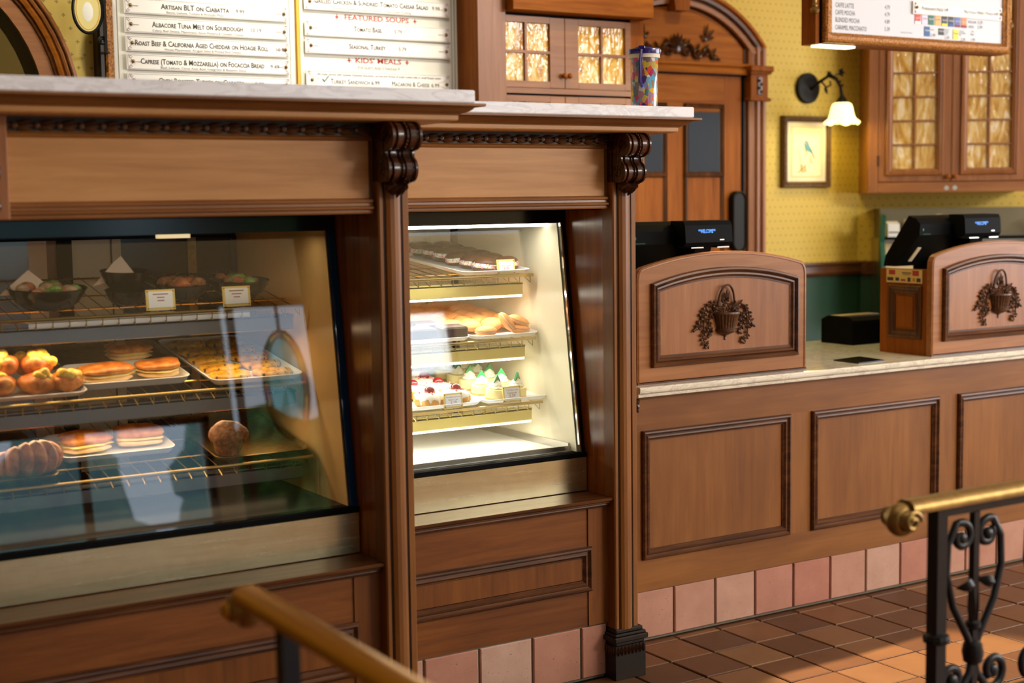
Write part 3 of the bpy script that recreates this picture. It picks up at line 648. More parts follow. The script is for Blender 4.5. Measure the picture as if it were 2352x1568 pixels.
    for i in range(k-1): fs += [(i*3, i*3+1, i*3+4, i*3+3), (i*3+1, i*3+2, i*3+5, i*3+4)]
    fs.append((0, 1, 2)); m.add(vs, fs)
    m.box(xt, px1-.04, dy-.215, dy+.75, 1.898, 1.931)
    return t, m
t2, sl2 = display_counter('brown wooden display counter framing the brightly lit pastry case', -1.40, -.472, -.376, 0.0, xt=-1.252,
                tiles=[-1.40, -1.190, -.985, -.780, -.583, -.474], panels=[(-1.40, -.540)])
tag(sl2.build('marble_shelf', 'marble'), 'white marble shelf carrying the purple lidded tumbler', 'shelf')
t1, sl1 = display_counter('brown wooden display counter framing the dim sandwich case', -2.80, -1.518, -1.424, -.357,
                tiles=[-2.80, -2.60, -2.40, -2.20, -2.0, -1.8, -1.60, -1.520], panels=[(-2.80, -1.586)])
tag(sl1.build('marble_shelf', 'marble'), 'blue white marble shelf end to end above the sandwich case', 'shelf')
# corner post with scroll ornament at the left end of the sandwich counter
m = MB(); m.box(-2.80, -2.490, -.357-.238, -.357-.21, 1.603, 1.852, .003); po = m.build('corner_post', 'wood_rose_z', t1)
m = MB(); yy = -.357-.243
m.tube([(-2.545+.018*math.cos(a)*(1-a/9)-.01, yy, 1.70+.03*math.sin(a)*(1-a/9)) for a in [i*.4-1.6 for i in range(18)]], .006, 6)
m.tube([(-2.535, yy, 1.79), (-2.52, yy, 1.77), (-2.538, yy, 1.745), (-2.54, yy, 1.72)], [.003, .008, .007, .005], 6)
m.leaf((-2.53, yy, 1.68), (-2.51, yy, 1.73), .02, .008); m.leaf((-2.54, yy, 1.675), (-2.515, yy, 1.64), .02, .008); m.ball((-2.520, yy, 1.635), .010, .006, .012)
m.leaf((-2.55, yy, 1.80), (-2.53, yy, 1.83), .014, .006)
m.build('scroll_ornament', 'wood_carved', po, True)
plain('dark_pan', lin(40, 40, 46), 0.4)
# ------------------------------------------------------------------ refrigerated glass cases
class Shelf: pass
def case(label, x0, xr, xe, dy, shelves, slope, lit, back):
    t = thing('display_case', label, 'display case', ((x0+xr)/2, dy+.35, .63))
    m = MB(); m.box(x0, xe, dy-.085, dy-.065, .630, .750, .002); m.build('front_panel', 'brass_sheet', t)
    m = MB(); m.box(x0, xe, dy-.088, dy-.03, .750, .765, .002); m.build('gasket', 'black', t)
    m = MB(); m.box(x0, xe, dy-.06, dy+.76, .70, .748); m.box(x0, xr, dy-.045, dy+.75, .748, .764); m.build('floor_pan', 'white' if lit else 'dark_pan', t)
    if lit: m = MB(); m.box(x0, xr-.004, dy-.025, dy-.018, .764, .782); m.build('floor_lip', 'steel', t); m = MB(); m.box(xr-.008, xr-.001, dy-.02, dy+.74, .764, .79); m.build('wall_kickplate', 'steel', t)
    wall = [(dy-.060, .765), (dy+.75, .765), (dy+.75, 1.555), (dy+.050, 1.555)]
    for xa, xb in ((xr, xr+.012), (x0, x0+.012)):
        m = MB(); m.prism_x(wall, xa, xb); m.build('side_wall', 'cream' if lit else 'cream_warm', t)
    m = MB(); m.prism_x([(dy-.066, .765), (dy-.060, .765), (dy+.050, 1.555), (dy+.044, 1.555)], x0, xr+.004); m.build('front_glass', 'glass', t)
    fr = [(dy-.074, .762), (dy-.045, .762), (dy+.065, 1.557), (dy+.036, 1.557)]
    m = MB(); m.prism_x(fr, xr+.012, xe); m.build('end_frame', 'black_gloss' if lit else 'black_blue', t)
    m = MB(); m.prism_x([(y-.003, z) for y, z in fr], xr+.004, xr+.010); m.build('end_strip', 'chrome' if lit else 'black_blue', t)
    m = MB(); m.box(x0, xe, dy+.034, dy+.76, 1.555, 1.602); m.build('canopy', 'black_gloss', t)
    m = MB(); m.box(x0+.03 if lit else -2.02, xr if lit else -1.93, dy+.10, dy+.125, 1.543, 1.554); m.build('canopy_lamp', 'lamp_tube' if lit else 'lamp_tube_dim', t)
    area('canopy_light', (0, 0, 0), (0, 0, 0), xr-x0-.1, .03, 2.5 if lit else 1.0, (1, .93, .78) if lit else (1, .78, .5), t).location = (0, -.35+.11, 1.54-.63)
    m = MB(); m.box(x0, xe, dy+.75, dy+.77, .70, .80); m.box(x0, xe, dy+.75, dy+.77, 1.53, 1.56); m.build('back_rail', 'black', t)
    for name, xa, xb, mat in back:
        m = MB(); dz = .012 if name == 'back_post' else 0.0
        m.box(xa, xb, dy+.752-dz, dy+.765, .80, 1.53); m.build(name, mat, t)
    out = []
    for k, (yf, zf) in enumerate(shelves):
        S = Shelf(); S.y0, S.z0, S.s, S.x0, S.x1 = yf, zf, slope, x0+.02, xr-.022; yb = dy+.72
        zz = lambda y: zf+slope*(y-yf)
        m = MB(); m.tube([(S.x0, yf, zf), (S.x1, yf, zf)], .0055, 8); sh = m.build('shelf', 'wire', t, True)
        m = MB(); n = int((S.x1-S.x0)/.045)
        for i in range(n+1):
            x = S.x1-.012-i*.045
            m.tube([(x, yf, zf-.026), (x, yf+.004, zf-.024), (x, yf+.05, zf-.002), (x, yb, zz(yb)-.004)], .0016, 4)
            m.tube([(x, yf, zf-.003), (x, yf, zf-.026)], .0016, 4)
        for y in (yf+.14, yf+.30, yb): m.tube([(S.x0, y, zz(y)-.008), (S.x1, y, zz(y)-.008)], .003, 5)
        m.build('wire_grid', 'wire', sh, True)
        hx = S.x1-.006
        m = MB(); m.box(S.x0, hx, yf+.058, yf+.066, zf-.072, zf-.026, .003); m.box(S.x0, hx, yf+.058, yf+.10, zf-.034, zf-.026); m.build('light_housing', 'shelf_light' if lit else 'shelf_light_off', sh)
        m = MB(); m.box(S.x0, hx-.10*(not lit), yf+.066, yf+.080, zf-(.080 if lit else .068), zf-(.0725 if lit else .062)); m.build('lamp_strip', 'lamp_tube' if lit else ('lamp_tube_dim' if k < 2 else 'shelf_light_off'), sh)
        a = area('shelf_light', (0, 0, 0), (math.radians(-12), 0, 0), xr-x0-.15, .02, 2.4 if lit else (1.6 if k < 2 else .12), (1, .92, .74) if lit else (1, .66, .34), t)
        g = ORG[t.name]; a.location = ((S.x0+S.x1)/2-g[0], yf+.078-g[1], zf-.082-g[2])
        out.append(S)
    return t, out
c2, SH2 = case('brightly lit cream pastry case behind sloping glass', -1.40, -.500, -.474, 0.0, [(.17, 1.371), (.16, 1.146), (.12, .922)], .10, True,
    [('back_panel', -1.40, -.80, 'cream'), ('back_door', -.80, -.632, 'steel'), ('back_panel', -.632, -.528, 'cream'), ('back_post', -.524, -.500, 'black')])
c1, SH1 = case('dim refrigerated sandwich case behind sloping glass with dark frame', -2.80, -1.545, -1.520, -.357, [(-.19, 1.331), (-.19, 1.103), (-.23, .885)], .16, False,
    [('back_door', -1.685, -1.56, 'dark_glass'), ('back_post', -1.565, -1.545, 'black'), ('back_post', -1.713, -1.685, 'brass_old'), ('back_door', -1.928, -1.713, 'dark_glass'), ('back_panel', -2.085, -1.928, 'cream'),
     ('back_post', -2.130, -2.085, 'black'), ('back_panel', -2.160, -2.130, 'wood_z'), ('back_panel', -2.215, -2.160, 'napkin'), ('back_door', -2.80, -2.215, 'shelf_light_off')])
m = MB(); m.box(-1.962, -1.958, .389, .392, .80, 1.53); m.build('panel_seam', 'wood_dark_z', c1)
def on_shelf(S, y, dz=0.0): return S.z0+S.s*(y-S.y0)+.006+dz
TL2 = math.atan(.10); TL1 = math.atan(.16)
# the steel door of the second shelf has a round hole plug
m = MB(); m.lathe([(0, 0), (.006, 0), (.007, .002), (.004, .004), (0, .004)], (0, 0, 0), 12); pl_ = m.build('hole_plug', 'steel', c2, True); pl_.location = (-.56+.95, .745-.35, 1.48-.63); pl_.rotation_euler = (PI/2, 0, 0)
# ------------------------------------------------------------------ food and trays
def place(o, x, y, S, rx=None, rz=0.0, dz=0.0, ry=0.0):
    o.location = (x, y, on_shelf(S, y, dz)); o.rotation_euler = (math.atan(S.s) if rx is None else rx, ry, rz); return o
def platter(w_, d_, h=.014, lip=.012, r=.03, n=5):
    def rr(w, d, r):
        P = []
        for cx, cy_, a in ((w-r, d-r, 0), (-w+r, d-r, PI/2), (-w+r, -d+r, PI), (w-r, -d+r, 1.5*PI)):
            for i in range(n+1): P.append((cx+r*math.cos(a+i*PI/2/n), cy_+r*math.sin(a+i*PI/2/n)))
        return P
    a, b_ = w_/2, d_/2; m = MB(); R = []
    for dx, z in ((-lip*1.3, 0), (-lip*.5, h*.4), (0, h), (.002, h+.001), (-.002, h+.002), (-lip*.8, h*.5), (-lip*1.6, .003)):
        R.append([(x, y, z) for x, y in rr(a+dx, b_+dx, max(.006, r+dx))])
    k = len(R[0]); vs = [p for q in R for p in q]
    fs = [(i*k+j, i*k+(j+1) % k, (i+1)*k+(j+1) % k, (i+1)*k+j) for i in range(len(R)-1) for j in range(k)]
    fs += [tuple(range(k)), tuple(range(len(vs)-k, len(vs)))]
    m.add(vs, fs); return m
def tray(label, x0, x1, y0, y1, S, cat='tray', mat='tray_white', h=.014, group=None):
    o = platter(x1-x0, y1-y0, h).build('serving_tray', mat, None, True, 40); tag(o, label, cat, group)
    return place(o, (x0+x1)/2, (y0+y1)/2, S)
def card(label, xc, y, S, lines, w_=.074, h=.052, tilt=-.12, rz=0.0):
    t = thing('price_card', label, 'price card', (xc, y, on_shelf(S, y)), rz, world=False)
    m = MB(); m.box(-w_/2, w_/2, -.002, .002, 0, h); f = m.build('card_frame', 'gold_card', t)
    m = MB(); m.box(-w_/2+.007, w_/2-.007, -.0030, -.0018, .007, h-.006); p_ = m.build('card_face', 'card_white', t)
    m = MB()
    for sx in (-1, 1):
        for z in (.005, h-.005): m.ball((sx*(w_/2-.0045), -.002, z), .0022, .001, .0022, 6, 4)
    m.build('corner_mark', 'ink_wine', t)
    m = MB(); m.box(-w_*.3, w_*.3, -.001, .018, -.001, .002); m.build('card_foot', 'white', t)
    z = h-.013
    for s, size in lines:
        if s is None: m = MB(); m.box(-size/2, size/2, -.0034, -.0030, z-.0012, z+.0012); m.build('print_line', 'ink_wine', p_); z -= .009
        else: text(s, 0, -.0036, z, size, 'ink_wine', p_, caps=True, width=min(w_-.018, len(s)*size*.45)); z -= size*1.12
    t.rotation_euler = (tilt, 0, rz); return t
plain('gold_card', lin(222, 196, 116), 0.5); plain('card_white', lin(236, 240, 250), 0.6)

# ---- pastry case, top shelf: whoopie pies
SA, SB, SC = SH2
tray('white tray of chocolate whoopie pies', -.812, -.528, .165, .70, SA)
def whoopie():
    t = thing('whoopie_pie', 'pie', 'pie', world=False)
    dome = lambda z0, sgn: [(.0, z0+sgn*.022), (.014, z0+sgn*.0212), (.028, z0+sgn*.018), (.039, z0+sgn*.012), (.0455, z0+sgn*.004), (.046, z0), (.040, z0-sgn*.003), (0, z0-sgn*.003)]
    m = MB(); m.lathe(dome(.030, 1), seg=20); m.build('top_cake', 'choc_cake', t, True, 60)
    m = MB(); m.lathe([(0, 0), (.036, .0), (.043, .004), (.046, .011), (.042, .014), (0, .014)], seg=20); m.build('bottom_cake', 'choc_cake', t, True, 60)
    m = MB(); m.lathe([(0, .013), (.043, .013), (.0455, .018), (.0455, .024), (.043, .029), (0, .029)], seg=20); fl = m.build('filling', 'icing', t, True, 60)
    q = random.Random(5); m = MB()
    for i in range(190):
        a = q.uniform(0, 2*PI); z = q.uniform(.012, .030); r = .0452+q.uniform(-.0005, .0012); m.cur = q.randrange(7)
        c = Vector((r*math.cos(a), r*math.sin(a), z)); d = Vector((-math.sin(a)*q.uniform(-1, 1), math.cos(a)*q.uniform(-1, 1), q.uniform(-1, 1))).normalized()*.0022
        u = d.orthogonal().normalized()*.0011; v = d.normalized().cross(u)
        m.add([c-d+u, c-d-u*.5+v*.87, c-d-u*.5-v*.87, c+d+u, c+d-u*.5+v*.87, c+d-u*.5-v*.87], [(0, 1, 2), (3, 5, 4), (0, 3, 4, 1), (1, 4, 5, 2), (2, 5, 3, 0)])
    sp_ = m.build('sprinkles', ['sprinkle_%d' % i for i in range(7)], fl); sp_['kind'] = 'stuff'
    return t
wp = whoopie(); first = True
for cidx, (x, nm) in enumerate(((-.690, 'row by the wire edge'), (-.594, 'row by side wall'))):
    for k in range(6):
        o = wp if first else copy_tree(wp); first = False
        o['label'] = 'sprinkled chocolate whoopie pie, %s from glass in %s' % (ORD[k], nm); o['group'] = 'chocolate whoopie pies'
        place(o, x+R_.uniform(-.004, .004)+.004*(cidx == 0), .232+k*.0925+.004*cidx, SA, rz=R_.uniform(0, 6), dz=.003, rx=TL2+R_.uniform(-.03, .03))
        o.rotation_euler = (TL2, R_.uniform(-.04, .04), R_.uniform(0, 6))
card('gold edged price card in front of the whoopie pies', -.632, .172, SA, [('Milk Chocolate Mocha', .0085), ('Whoopie Pie', .0085), ('3.99', .013)], rz=.04)
# ---- middle shelf: macarons and brownies
tray('white tray of peach macarons', -.775, -.500, .160, .70, SB)
tray('white tray of chocolate brownies and macarons', -1.06, -.783, .160, .70, SB)
def macaron():
    t = thing('macaron', 'macaron', 'macaron', world=False)
    for nm, z0, s in (('top_shell', .019, 1), ('bottom_shell', .015, -1)):
        m = MB(); m.lathe([(0, z0+s*.016), (.014, z0+s*.0155), (.026, z0+s*.012), (.034, z0+s*.006), (.0375, z0+s*.0025), (.0372, z0+s*.001), (.036, z0), (0, z0)], seg=18)
        m.v = [(x*1.12, y*.92, z) for x, y, z in m.v]; m.build(nm, 'macaron', t, True, 60)
    m = MB(); m.lathe([(0, .0135), (.0335, .0135), (.0352, .017), (.0335, .0205), (0, .0205)], seg=18); m.v = [(x*1.12, y*.92, z) for x, y, z in m.v]; m.build('filling', 'macaron_fill', t, True)
    return t
mc = macaron(); first = True
spots = [(-.704, .200, 0.05, 0.0, 0.0, .002, 'lying flat at the glass beside the brownie'), (-.628, .206, -.2, .9, .1, .036, 'standing tilted between two at the glass'), (-.566, .212, -.1, .35, .1, .03, 'leaning on top at the case side wall')]
spots.append((-.564, .205, .1, .1, 0, .002, 'lying under the leaning one at the side wall'))
for r in range(7):
    for c in range(6):
        x = -.560-.080*c+.008*((r+c) % 2); y = .285+.066*r
        if c > 3 and r == 0: continue
        spots.append((x, y, R_.uniform(-.25, .25), -.06+R_.uniform(-.15, .15), .34+R_.uniform(-.10, .10), .012, 'in the %s row back, %s from the case side wall' % (ORD[r+1], ORD[c])))
for (x, y, rz, ry, rx, dz, nm) in spots:
    o = mc if first else copy_tree(mc); first = False
    o['label'] = 'peach macaron with cream filling ' + nm; o['group'] = 'peach macarons'
    place(o, x, y, SB, rx=TL2+rx, rz=rz, dz=dz+.004, ry=ry)
for k, (x, y, nm) in enumerate(((-.842, .205, 'dark chocolate brownie square nearest the glass'), (-.965, .205, 'dark chocolate brownie square behind the glare on the glass'), (-.90, .300, 'dark chocolate brownie square behind the front two'))):
    m = MB(); m.box(-.05, .05, -.036, .036, 0, .046, .006); o = m.build('brownie', 'brownie'); tag(o, nm, 'brownie', 'chocolate brownies'); place(o, x, y, SB, dz=.004)
# ---- bottom shelf: bundt cakes and cheesecakes
tray('white plate of iced bundt cakes', -1.06, -.762, .125, .66, SC)
tray('white plate of coconut lime cheesecakes', -.755, -.485, .125, .66, SC)
def bundt():
    t = thing('bundt_cake', 'cake', 'cake', world=False); flute = lambda a, r, z: r*(1+.075*math.cos(8*a)*min(1, max(0, 1.2-abs(z-.018)*26))) if r > .02 else r
    m = MB(); m.lathe([(0, 0), (.044, 0), (.050, .006), (.053, .016), (.050, .030), (.043, .040), (.028, .045), (.016, .042), (.010, .036), (0, .034)], seg=64, rad=flute); m.build('cake_body', 'sponge', t, True, 60)
    drip = lambda a, r, z: r
    m = MB(); n = 64; vs = []; q = random.Random(9); dl = [0.012+.016*max(0, math.sin(a*9+.6))**1.5+.004*math.sin(a*4) for a in [2*PI*i/n for i in range(n)]]
    prof = [(.010, .041), (.026, .0475), (.040, .0455), (.0475, .039)]
    for r, z in prof: vs += [(r*math.cos(2*PI*i/n), r*math.sin(2*PI*i/n), z) for i in range(n)]
    for f in (.5, 1.0):
        for i in range(n):
            a = 2*PI*i/n; z = .039-dl[i]*f; r = flute(a, .0505 if z > .02 else .053, z)+.0022*(1.15-f); vs.append((r*math.cos(a), r*math.sin(a), z))
    m.add(vs, [(k*n+i, k*n+(i+1) % n, (k+1)*n+(i+1) % n, (k+1)*n+i) for k in range(5) for i in range(n)]); m.build('icing', 'icing', t, True, 70)
    m = MB(); m.ball((0, 0, .052), .019, .019, .015, 12, 8, f=lambda p: p*(1+.12*math.sin(40*p.x)*math.sin(37*p.y+1))); m.build('berry', 'berry', t, True)
    m = MB()
    for i in range(26):
        a = q.uniform(0, 6.28); r = q.uniform(.016, .042); m.ball((r*math.cos(a), r*math.sin(a), .0475), .0035*q.uniform(.6, 1.3), seg=5, rings=3)
    m.build('pink_crumbs', 'pink_crumb', t, True)
    return t
bc = bundt(); first = True
for (x, y, nm) in ((-.945, .186, 'nearest the glass beside the pilaster'), (-.842, .188, 'behind the plain bordered price card'), (-.950, .292, 'in the second row beside the pilaster'), (-.846, .296, 'in the second row beside the cheesecakes'), (-.950, .398, 'in the third row beside the pilaster'), (-.848, .404, 'in the third row beside the cheesecakes'), (-.95, .51, 'at the back beside the pilaster'), (-.848, .512, 'at the back beside the cheesecakes')):
    o = bc if first else copy_tree(bc); first = False
    o['label'] = 'iced bundt cake with red berry on top ' + nm; o['group'] = 'iced bundt cakes'; place(o, x, y, SC, dz=.004, rz=R_.uniform(0, 6)); o.rotation_euler = (TL2, 0, R_.uniform(0, 6))
card('pale price card in front of the bundt cakes', -.880, .128, SC, [('Strawberry Shortcake', .0085), ('Bundt Cake', .0085), ('5.19', .013)], rz=.02)
def cheesecake():
    t = thing('cheesecake', 'cake', 'cake', world=False)
    m = MB(); m.lathe([(0, 0), (.036, 0), (.038, .002), (.038, .033), (.0365, .036), (0, .0365)], seg=28); m.build('cake_body', 'cheesecake', t, True, 50)
    m = MB(); m.lathe([(0, 0), (.0385, 0), (.0388, .004), (.038, .007), (0, .007)], seg=28); m.build('crust', 'sponge', t, True, 50)
    m = MB(); m.lathe([(0, .036), (.022, .036), (.026, .041), (.022, .046), (.019, .047), (.020, .052), (.015, .058), (.008, .064), (0, .070)], seg=40, rad=lambda a, r, z: r*(1+.10*math.cos(8*(a+z*60)))); m.build('cream_swirl', 'cream_food', t, True, 70)
    m = MB(); m.prism_y([(-.018, .060), (0, .050), (.018, .060), (0, .088)], -.004, .004); m.build('sugar_diamond', 'jelly_green', t)
    return t
ch = cheesecake(); first = True
for (x, y, nm) in ((-.676, .186, 'nearest the glass beside the bundt cakes'), (-.590, .190, 'behind the coconut lime price card'), (-.680, .276, 'in the second row beside the bundt cakes'), (-.594, .280, 'in the second row by the case side wall'), (-.680, .366, 'in the third row beside the bundt cakes'), (-.594, .370, 'in the third row by the case side wall'), (-.680, .456, 'in the fourth row beside the bundt cakes'), (-.594, .46, 'in the fourth row by the case side wall'), (-.68, .548, 'at the back beside the bundt cakes'), (-.594, .55, 'at the back by the case side wall')):
    o = ch if first else copy_tree(ch); first = False
    o['label'] = 'round cheesecake with cream and green diamond ' + nm; o['group'] = 'coconut lime cheesecakes'; place(o, x, y, SC, dz=.004); o.rotation_euler = (TL2, 0, R_.uniform(-.5, .5))
card('gold edged price card in front of the cheesecakes', -.640, .132, SC, [('Coconut Lime', .0095), ('Cheesecake', .0095), ('5.39', .014)], rz=.06, w_=.076, h=.056)

# ---- sandwich case
S1, S2, S3 = SH1
def bowl(label, x, y, r, h, stack=1, group='black salad bowls', cat='bowl'):
    t = thing('salad_bowl', label, cat, (x, y, on_shelf(S1, y)), world=False, group=group); t.rotation_euler = (TL1*.5, 0, 0)
    m = MB(); m.lathe([(0, 0), (r*.55, 0), (r*.8, h*.35), (r*.95, h*.8), (r, h), (r*1.03, h+.003), (r*1.0, h+.005), (r*.92, h*.85), (r*.75, h*.4), (r*.5, .006), (0, .005)], seg=32); m.build('bowl_body', 'black_gloss', t, True, 60)
    return t
def salad(t, r, h, mats, seed):
    q = random.Random(seed)
    for mm in mats:
        m = MB()
        for i in range(9):
            a, d = q.uniform(0, 6.28), q.uniform(0, r*.7); rr = q.uniform(.014, .028)
            m.ball((d*math.cos(a), d*math.sin(a), h+q.uniform(-.002, .014)), rr, rr*q.uniform(.6, 1), rr*.6, 8, 5, f=lambda p: p*(1+.2*math.sin(90*p.x+70*p.z)))
        m.build('salad_topping', mm, t, True)
def napkin(label, x, y, z, pts, rz=0.0):
    t = thing('napkin_cone', label, 'napkin', (x, y, z), rz, world=False)
    m = MB(); n = len(pts); m.add([(a, -.004, b_) for a, b_ in pts]+[(a, .004, b_) for a, b_ in pts], [tuple(range(n)), tuple(range(2*n-1, n-1, -1))]+[(i, (i+1) % n, n+(i+1) % n, n+i) for i in range(n)])
    m.build('folded_napkin', 'napkin', t)
    return t
b1 = bowl('wide black salad bowl with greens and mushrooms at the far end of top shelf', -2.285, -.085, .105, .055); salad(b1, .105, .046, ['salad_green', 'mushroom', 'salad_red'], 2)
b2 = bowl('lower black bowl of the stacked pair behind the price card', -2.062, -.090, .062, .040)
b3 = bowl('upper black bowl of the stacked pair holding a paper cone', -2.064, -.070, .066, .050); b3.location.z += .041
b4 = bowl('black salad bowl with brown topping between the two price cards', -1.895, -.06, .080, .045); salad(b4, .08, .04, ['muffin', 'salad_red'], 4)
b5 = bowl('black salad bowl under the reflection beside the side wall', -1.715, -.06, .088, .050); salad(b5, .088, .045, ['salad_green', 'salad_red'], 6)
napkin('pale paper cone standing in the stacked black bowls', -2.072, -.045, on_shelf(S1, -.05)+.055, [(-.072, -.005), (.052, .018), (.008, .078), (-.012, .062)])
napkin('pale paper cone rising behind the greens and mushrooms', -2.325, -.03, on_shelf(S1, -.03)+.03, [(-.075, .0), (.085, .0), (.004, .068)])
card('plain white price card before the stacked black bowls', -1.992, -.172, S1, [(None, .044), (None, .022), (None, .02)], w_=.084, h=.058)
card('plain white price card under the reflection at the end', -1.766, -.172, S1, [(None, .044), (None, .03), (None, .02)], w_=.084, h=.058)
m = MB(); m.box(-.33, .30, -.002, .002, -.024, -.008); m.box(-.33, .30, -.002, .06, -.010, -.008); o = m.build('shelf_liner', 'tray_white'); tag(o, 'narrow white liner strip along the top shelf edge', 'liner'); o.location = (-2.03, -.176, S1.z0)
# middle shelf
tray('white tray holding the egg pastry pile', -2.62, -2.205, -.175, .18, S2)
tray('white tray of toasted bun sandwiches on the middle shelf', -2.215, -1.895, -.13, .09, S2, h=.022)
tray('bronze mesh baking tray behind the bun sandwiches', -2.30, -1.86, .10, .34, S2, mat='brass_old', h=.018)
tray('wide white tray of herb flatbreads', -1.850, -1.565, -.185, .33, S2, h=.018)
q = random.Random(21)
def egg_pastry(label, x, y, s, rz, dz, seed):
    t = thing('egg_pastry', label, 'pastry', world=False, group='egg filled pastries'); g = random.Random(seed)
    m = MB(); m.ball((0, 0, .026*s), .050*s, .042*s, .028*s, 20, 12, f=lambda p: p*(1+.14*math.sin(80*p.x+seed)*math.cos(70*p.y))); m.build('pastry_shell', 'pastry', t, True, 80)
    m = MB()
    for i in range(8):
        a = g.uniform(0, 6.28); d = g.uniform(.006, .032)*s; r = g.uniform(.014, .024)*s; m.ball((d*math.cos(a), d*math.sin(a)-.012*s, .046*s+g.uniform(-.010, .008)), r, r*.85, r*.7, 10, 7, f=lambda p: p*(1+.22*math.sin(130*p.x+90*p.y+i)))
    m.build('egg_filling', 'egg', t, True, 80)
    place(t, x, y, S2, dz=dz, rz=rz); return t
egg_pastry('egg filled pastry at the tray edge next to the bun sandwiches', -2.255, -.115, 1.0, .3, .006, 1)
egg_pastry('egg filled pastry at the front of the pile', -2.338, -.125, 1.05, 2.0, .006, 2)
egg_pastry('egg filled pastry at the outer end of the pile', -2.425, -.12, 1.05, 4.0, .006, 3)
egg_pastry('egg filled pastry resting on top of the pile', -2.325, -.075, 1.0, 1.0, .048, 4)
egg_pastry('egg filled pastry on top of the outer end', -2.405, -.07, 1.0, 5.0, .050, 5)
egg_pastry('egg filled pastry at the back of the pile', -2.315, .0, 1.05, 3.0, .026, 6)
def bun_sandwich(label, x, y, S, L_, W, rz, seed, dz=.006, group='toasted bun sandwiches', h=1.0):
    t = thing('bun_sandwich', label, 'sandwich', world=False, group=group); k = .9
    g = random.Random(seed); ph = g.uniform(0, 6)
    def layer(z, hz, sx, sy_, mat, name, e=.6, wob=.05):
        m = MB(); n, r_ = 36, 10; vs = []; pw = lambda v, e_: (abs(v)**e_)*(1 if v >= 0 else -1)
        for i in range(r_+1):
            th = PI*i/r_
            for k_ in range(n):
                a = 2*PI*k_/n; w_ = 1+wob*math.sin(3*a+ph)+wob*.6*math.sin(7*a+2*ph)
                x_ = sx*pw(math.sin(th), .55)*pw(math.cos(a), e)*w_; y_ = sy_*pw(math.sin(th), .55)*pw(math.sin(a), e)*w_
                vs.append((x_, y_, z+hz*math.cos(th)+.004*math.sin(38*x_+ph)*math.cos(30*y_)*(math.cos(th) > 0)))
        m.add(vs, [(i*n+k_, i*n+(k_+1) % n, (i+1)*n+(k_+1) % n, (i+1)*n+k_) for i in range(r_) for k_ in range(n)]); return m.build(name, mat, t, True, 70)
    layer(.010*h, .010*h, L_/2*.97, W/2*.96, 'bun_inside', 'bottom_bread')
    layer(.021*h, .005*h, L_/2*1.0, W/2*1.02, 'custard', 'cheese', .7, .09)
    layer(.034*h, .013*h, L_/2*1.02, W/2*1.02, 'bun', 'top_bread')
    place(t, x, y, S, dz=dz, rz=rz); return t
bun_sandwich('golden bun sandwich at the front of the middle tray beside the egg pastries', -2.125, -.060, S2, .155, .085, .06, 1, .010)
bun_sandwich('golden bun sandwich at the front of the middle tray beside the flatbreads', -1.968, -.050, S2, .125, .085, -.1, 2, .010)
bun_sandwich('golden bun sandwich at the back on the mesh tray', -2.005, .115, S2, .135, .085, .1, 3, .022)
q = random.Random(8)
for r in range(5):
    for c in range(2):
        m = MB(); n = 22; g = random.Random(r*7+c); ph = g.uniform(0, 6)
        rows = [[(.064*f*math.cos(a)*(1+.05*math.sin(3*a+ph)), .046*f*math.sin(a)*(1+.05*math.cos(2*a+ph)), z+.002*math.sin(4*a+ph)) for a in [2*PI*i/n for i in range(n)]] for f, z in ((.95, 0), (1, .006), (.94, .012), (.6, .014), (.2, .0145))]
        m.add([p for R in rows for p in R], [(i*n+j, i*n+(j+1) % n, (i+1)*n+(j+1) % n, (i+1)*n+j) for i in range(4) for j in range(n)]+[tuple(range(n)), tuple(range(4*n, 5*n))])
        o = m.build('herb_flatbread', 'flatbread', None, True, 60)
        tag(o, 'herb flatbread in the %s row from the glass, %s' % (ORD[r], ['next to the buns', 'next to the side wall'][c]), 'flatbread', 'herb flatbreads'); place(o, -1.772+c*.132, -.115+r*.094, S2, dz=.006, rz=q.uniform(-.2, .2))
# bottom shelf
tray('white tray of two bun sandwiches on the bottom shelf', -2.265, -1.935, -.095, .13, S3, h=.020)
tray('brown baking tray under the croissant', -2.62, -2.300, -.205, .30, S3, mat='brass_old', h=.012)
tray('brown baking tray under the muffin', -1.855, -1.565, -.215, .22, S3, mat='brass_old', h=.012)
bun_sandwich('toasted bun sandwich on bottom shelf nearer the croissant', -2.178, -.005, S3, .145, .095, .05, 4, .008, 'toasted sandwiches on the bottom shelf', 1.15)
bun_sandwich('toasted bun sandwich on bottom shelf nearer the muffin', -2.016, .012, S3, .140, .095, .02, 5, .008, 'toasted sandwiches on the bottom shelf', 1.15)
t = thing('croissant', 'large brown croissant at the end of the bottom shelf', 'croissant', world=False)
for i in range(9):
    u = (i-4)/4; a = u*1.25; r = .042*(1-.62*u*u)+.006; m = MB()
    m.ball((.092*math.sin(a), .085-.092*math.cos(a), r*.95), .026, r, r, 16, 10, rot=Matrix.Rotation(a, 3, 'Z'), f=lambda p: p*(1+.04*math.sin(220*p.x))); m.build('croissant_fold', 'croissant', t, True, 80)
place(t, -2.362, -.150, S3, dz=.006, rz=.35)
t = thing('muffin', 'bumpy brown muffin on the tray by the stained glass reflection', 'muffin', world=False)
m = MB(); m.lathe([(0, 0), (.036, 0), (.048, .050), (0, .052)], seg=32, rad=lambda a, r, z: r*(1+.02*math.cos(16*a)) if r > 0 else 0); m.build('muffin_base', 'muffin', t, True)
m = MB(); m.ball((0, 0, .055), .058, .058, .040, 20, 12, f=lambda p: p*(1+.05*math.sin(110*p.x)*math.sin(95*p.y+60*p.z))); m.build('muffin_top', 'muffin', t, True, 80)
place(t, -1.800, -.15, S3, dz=.006)
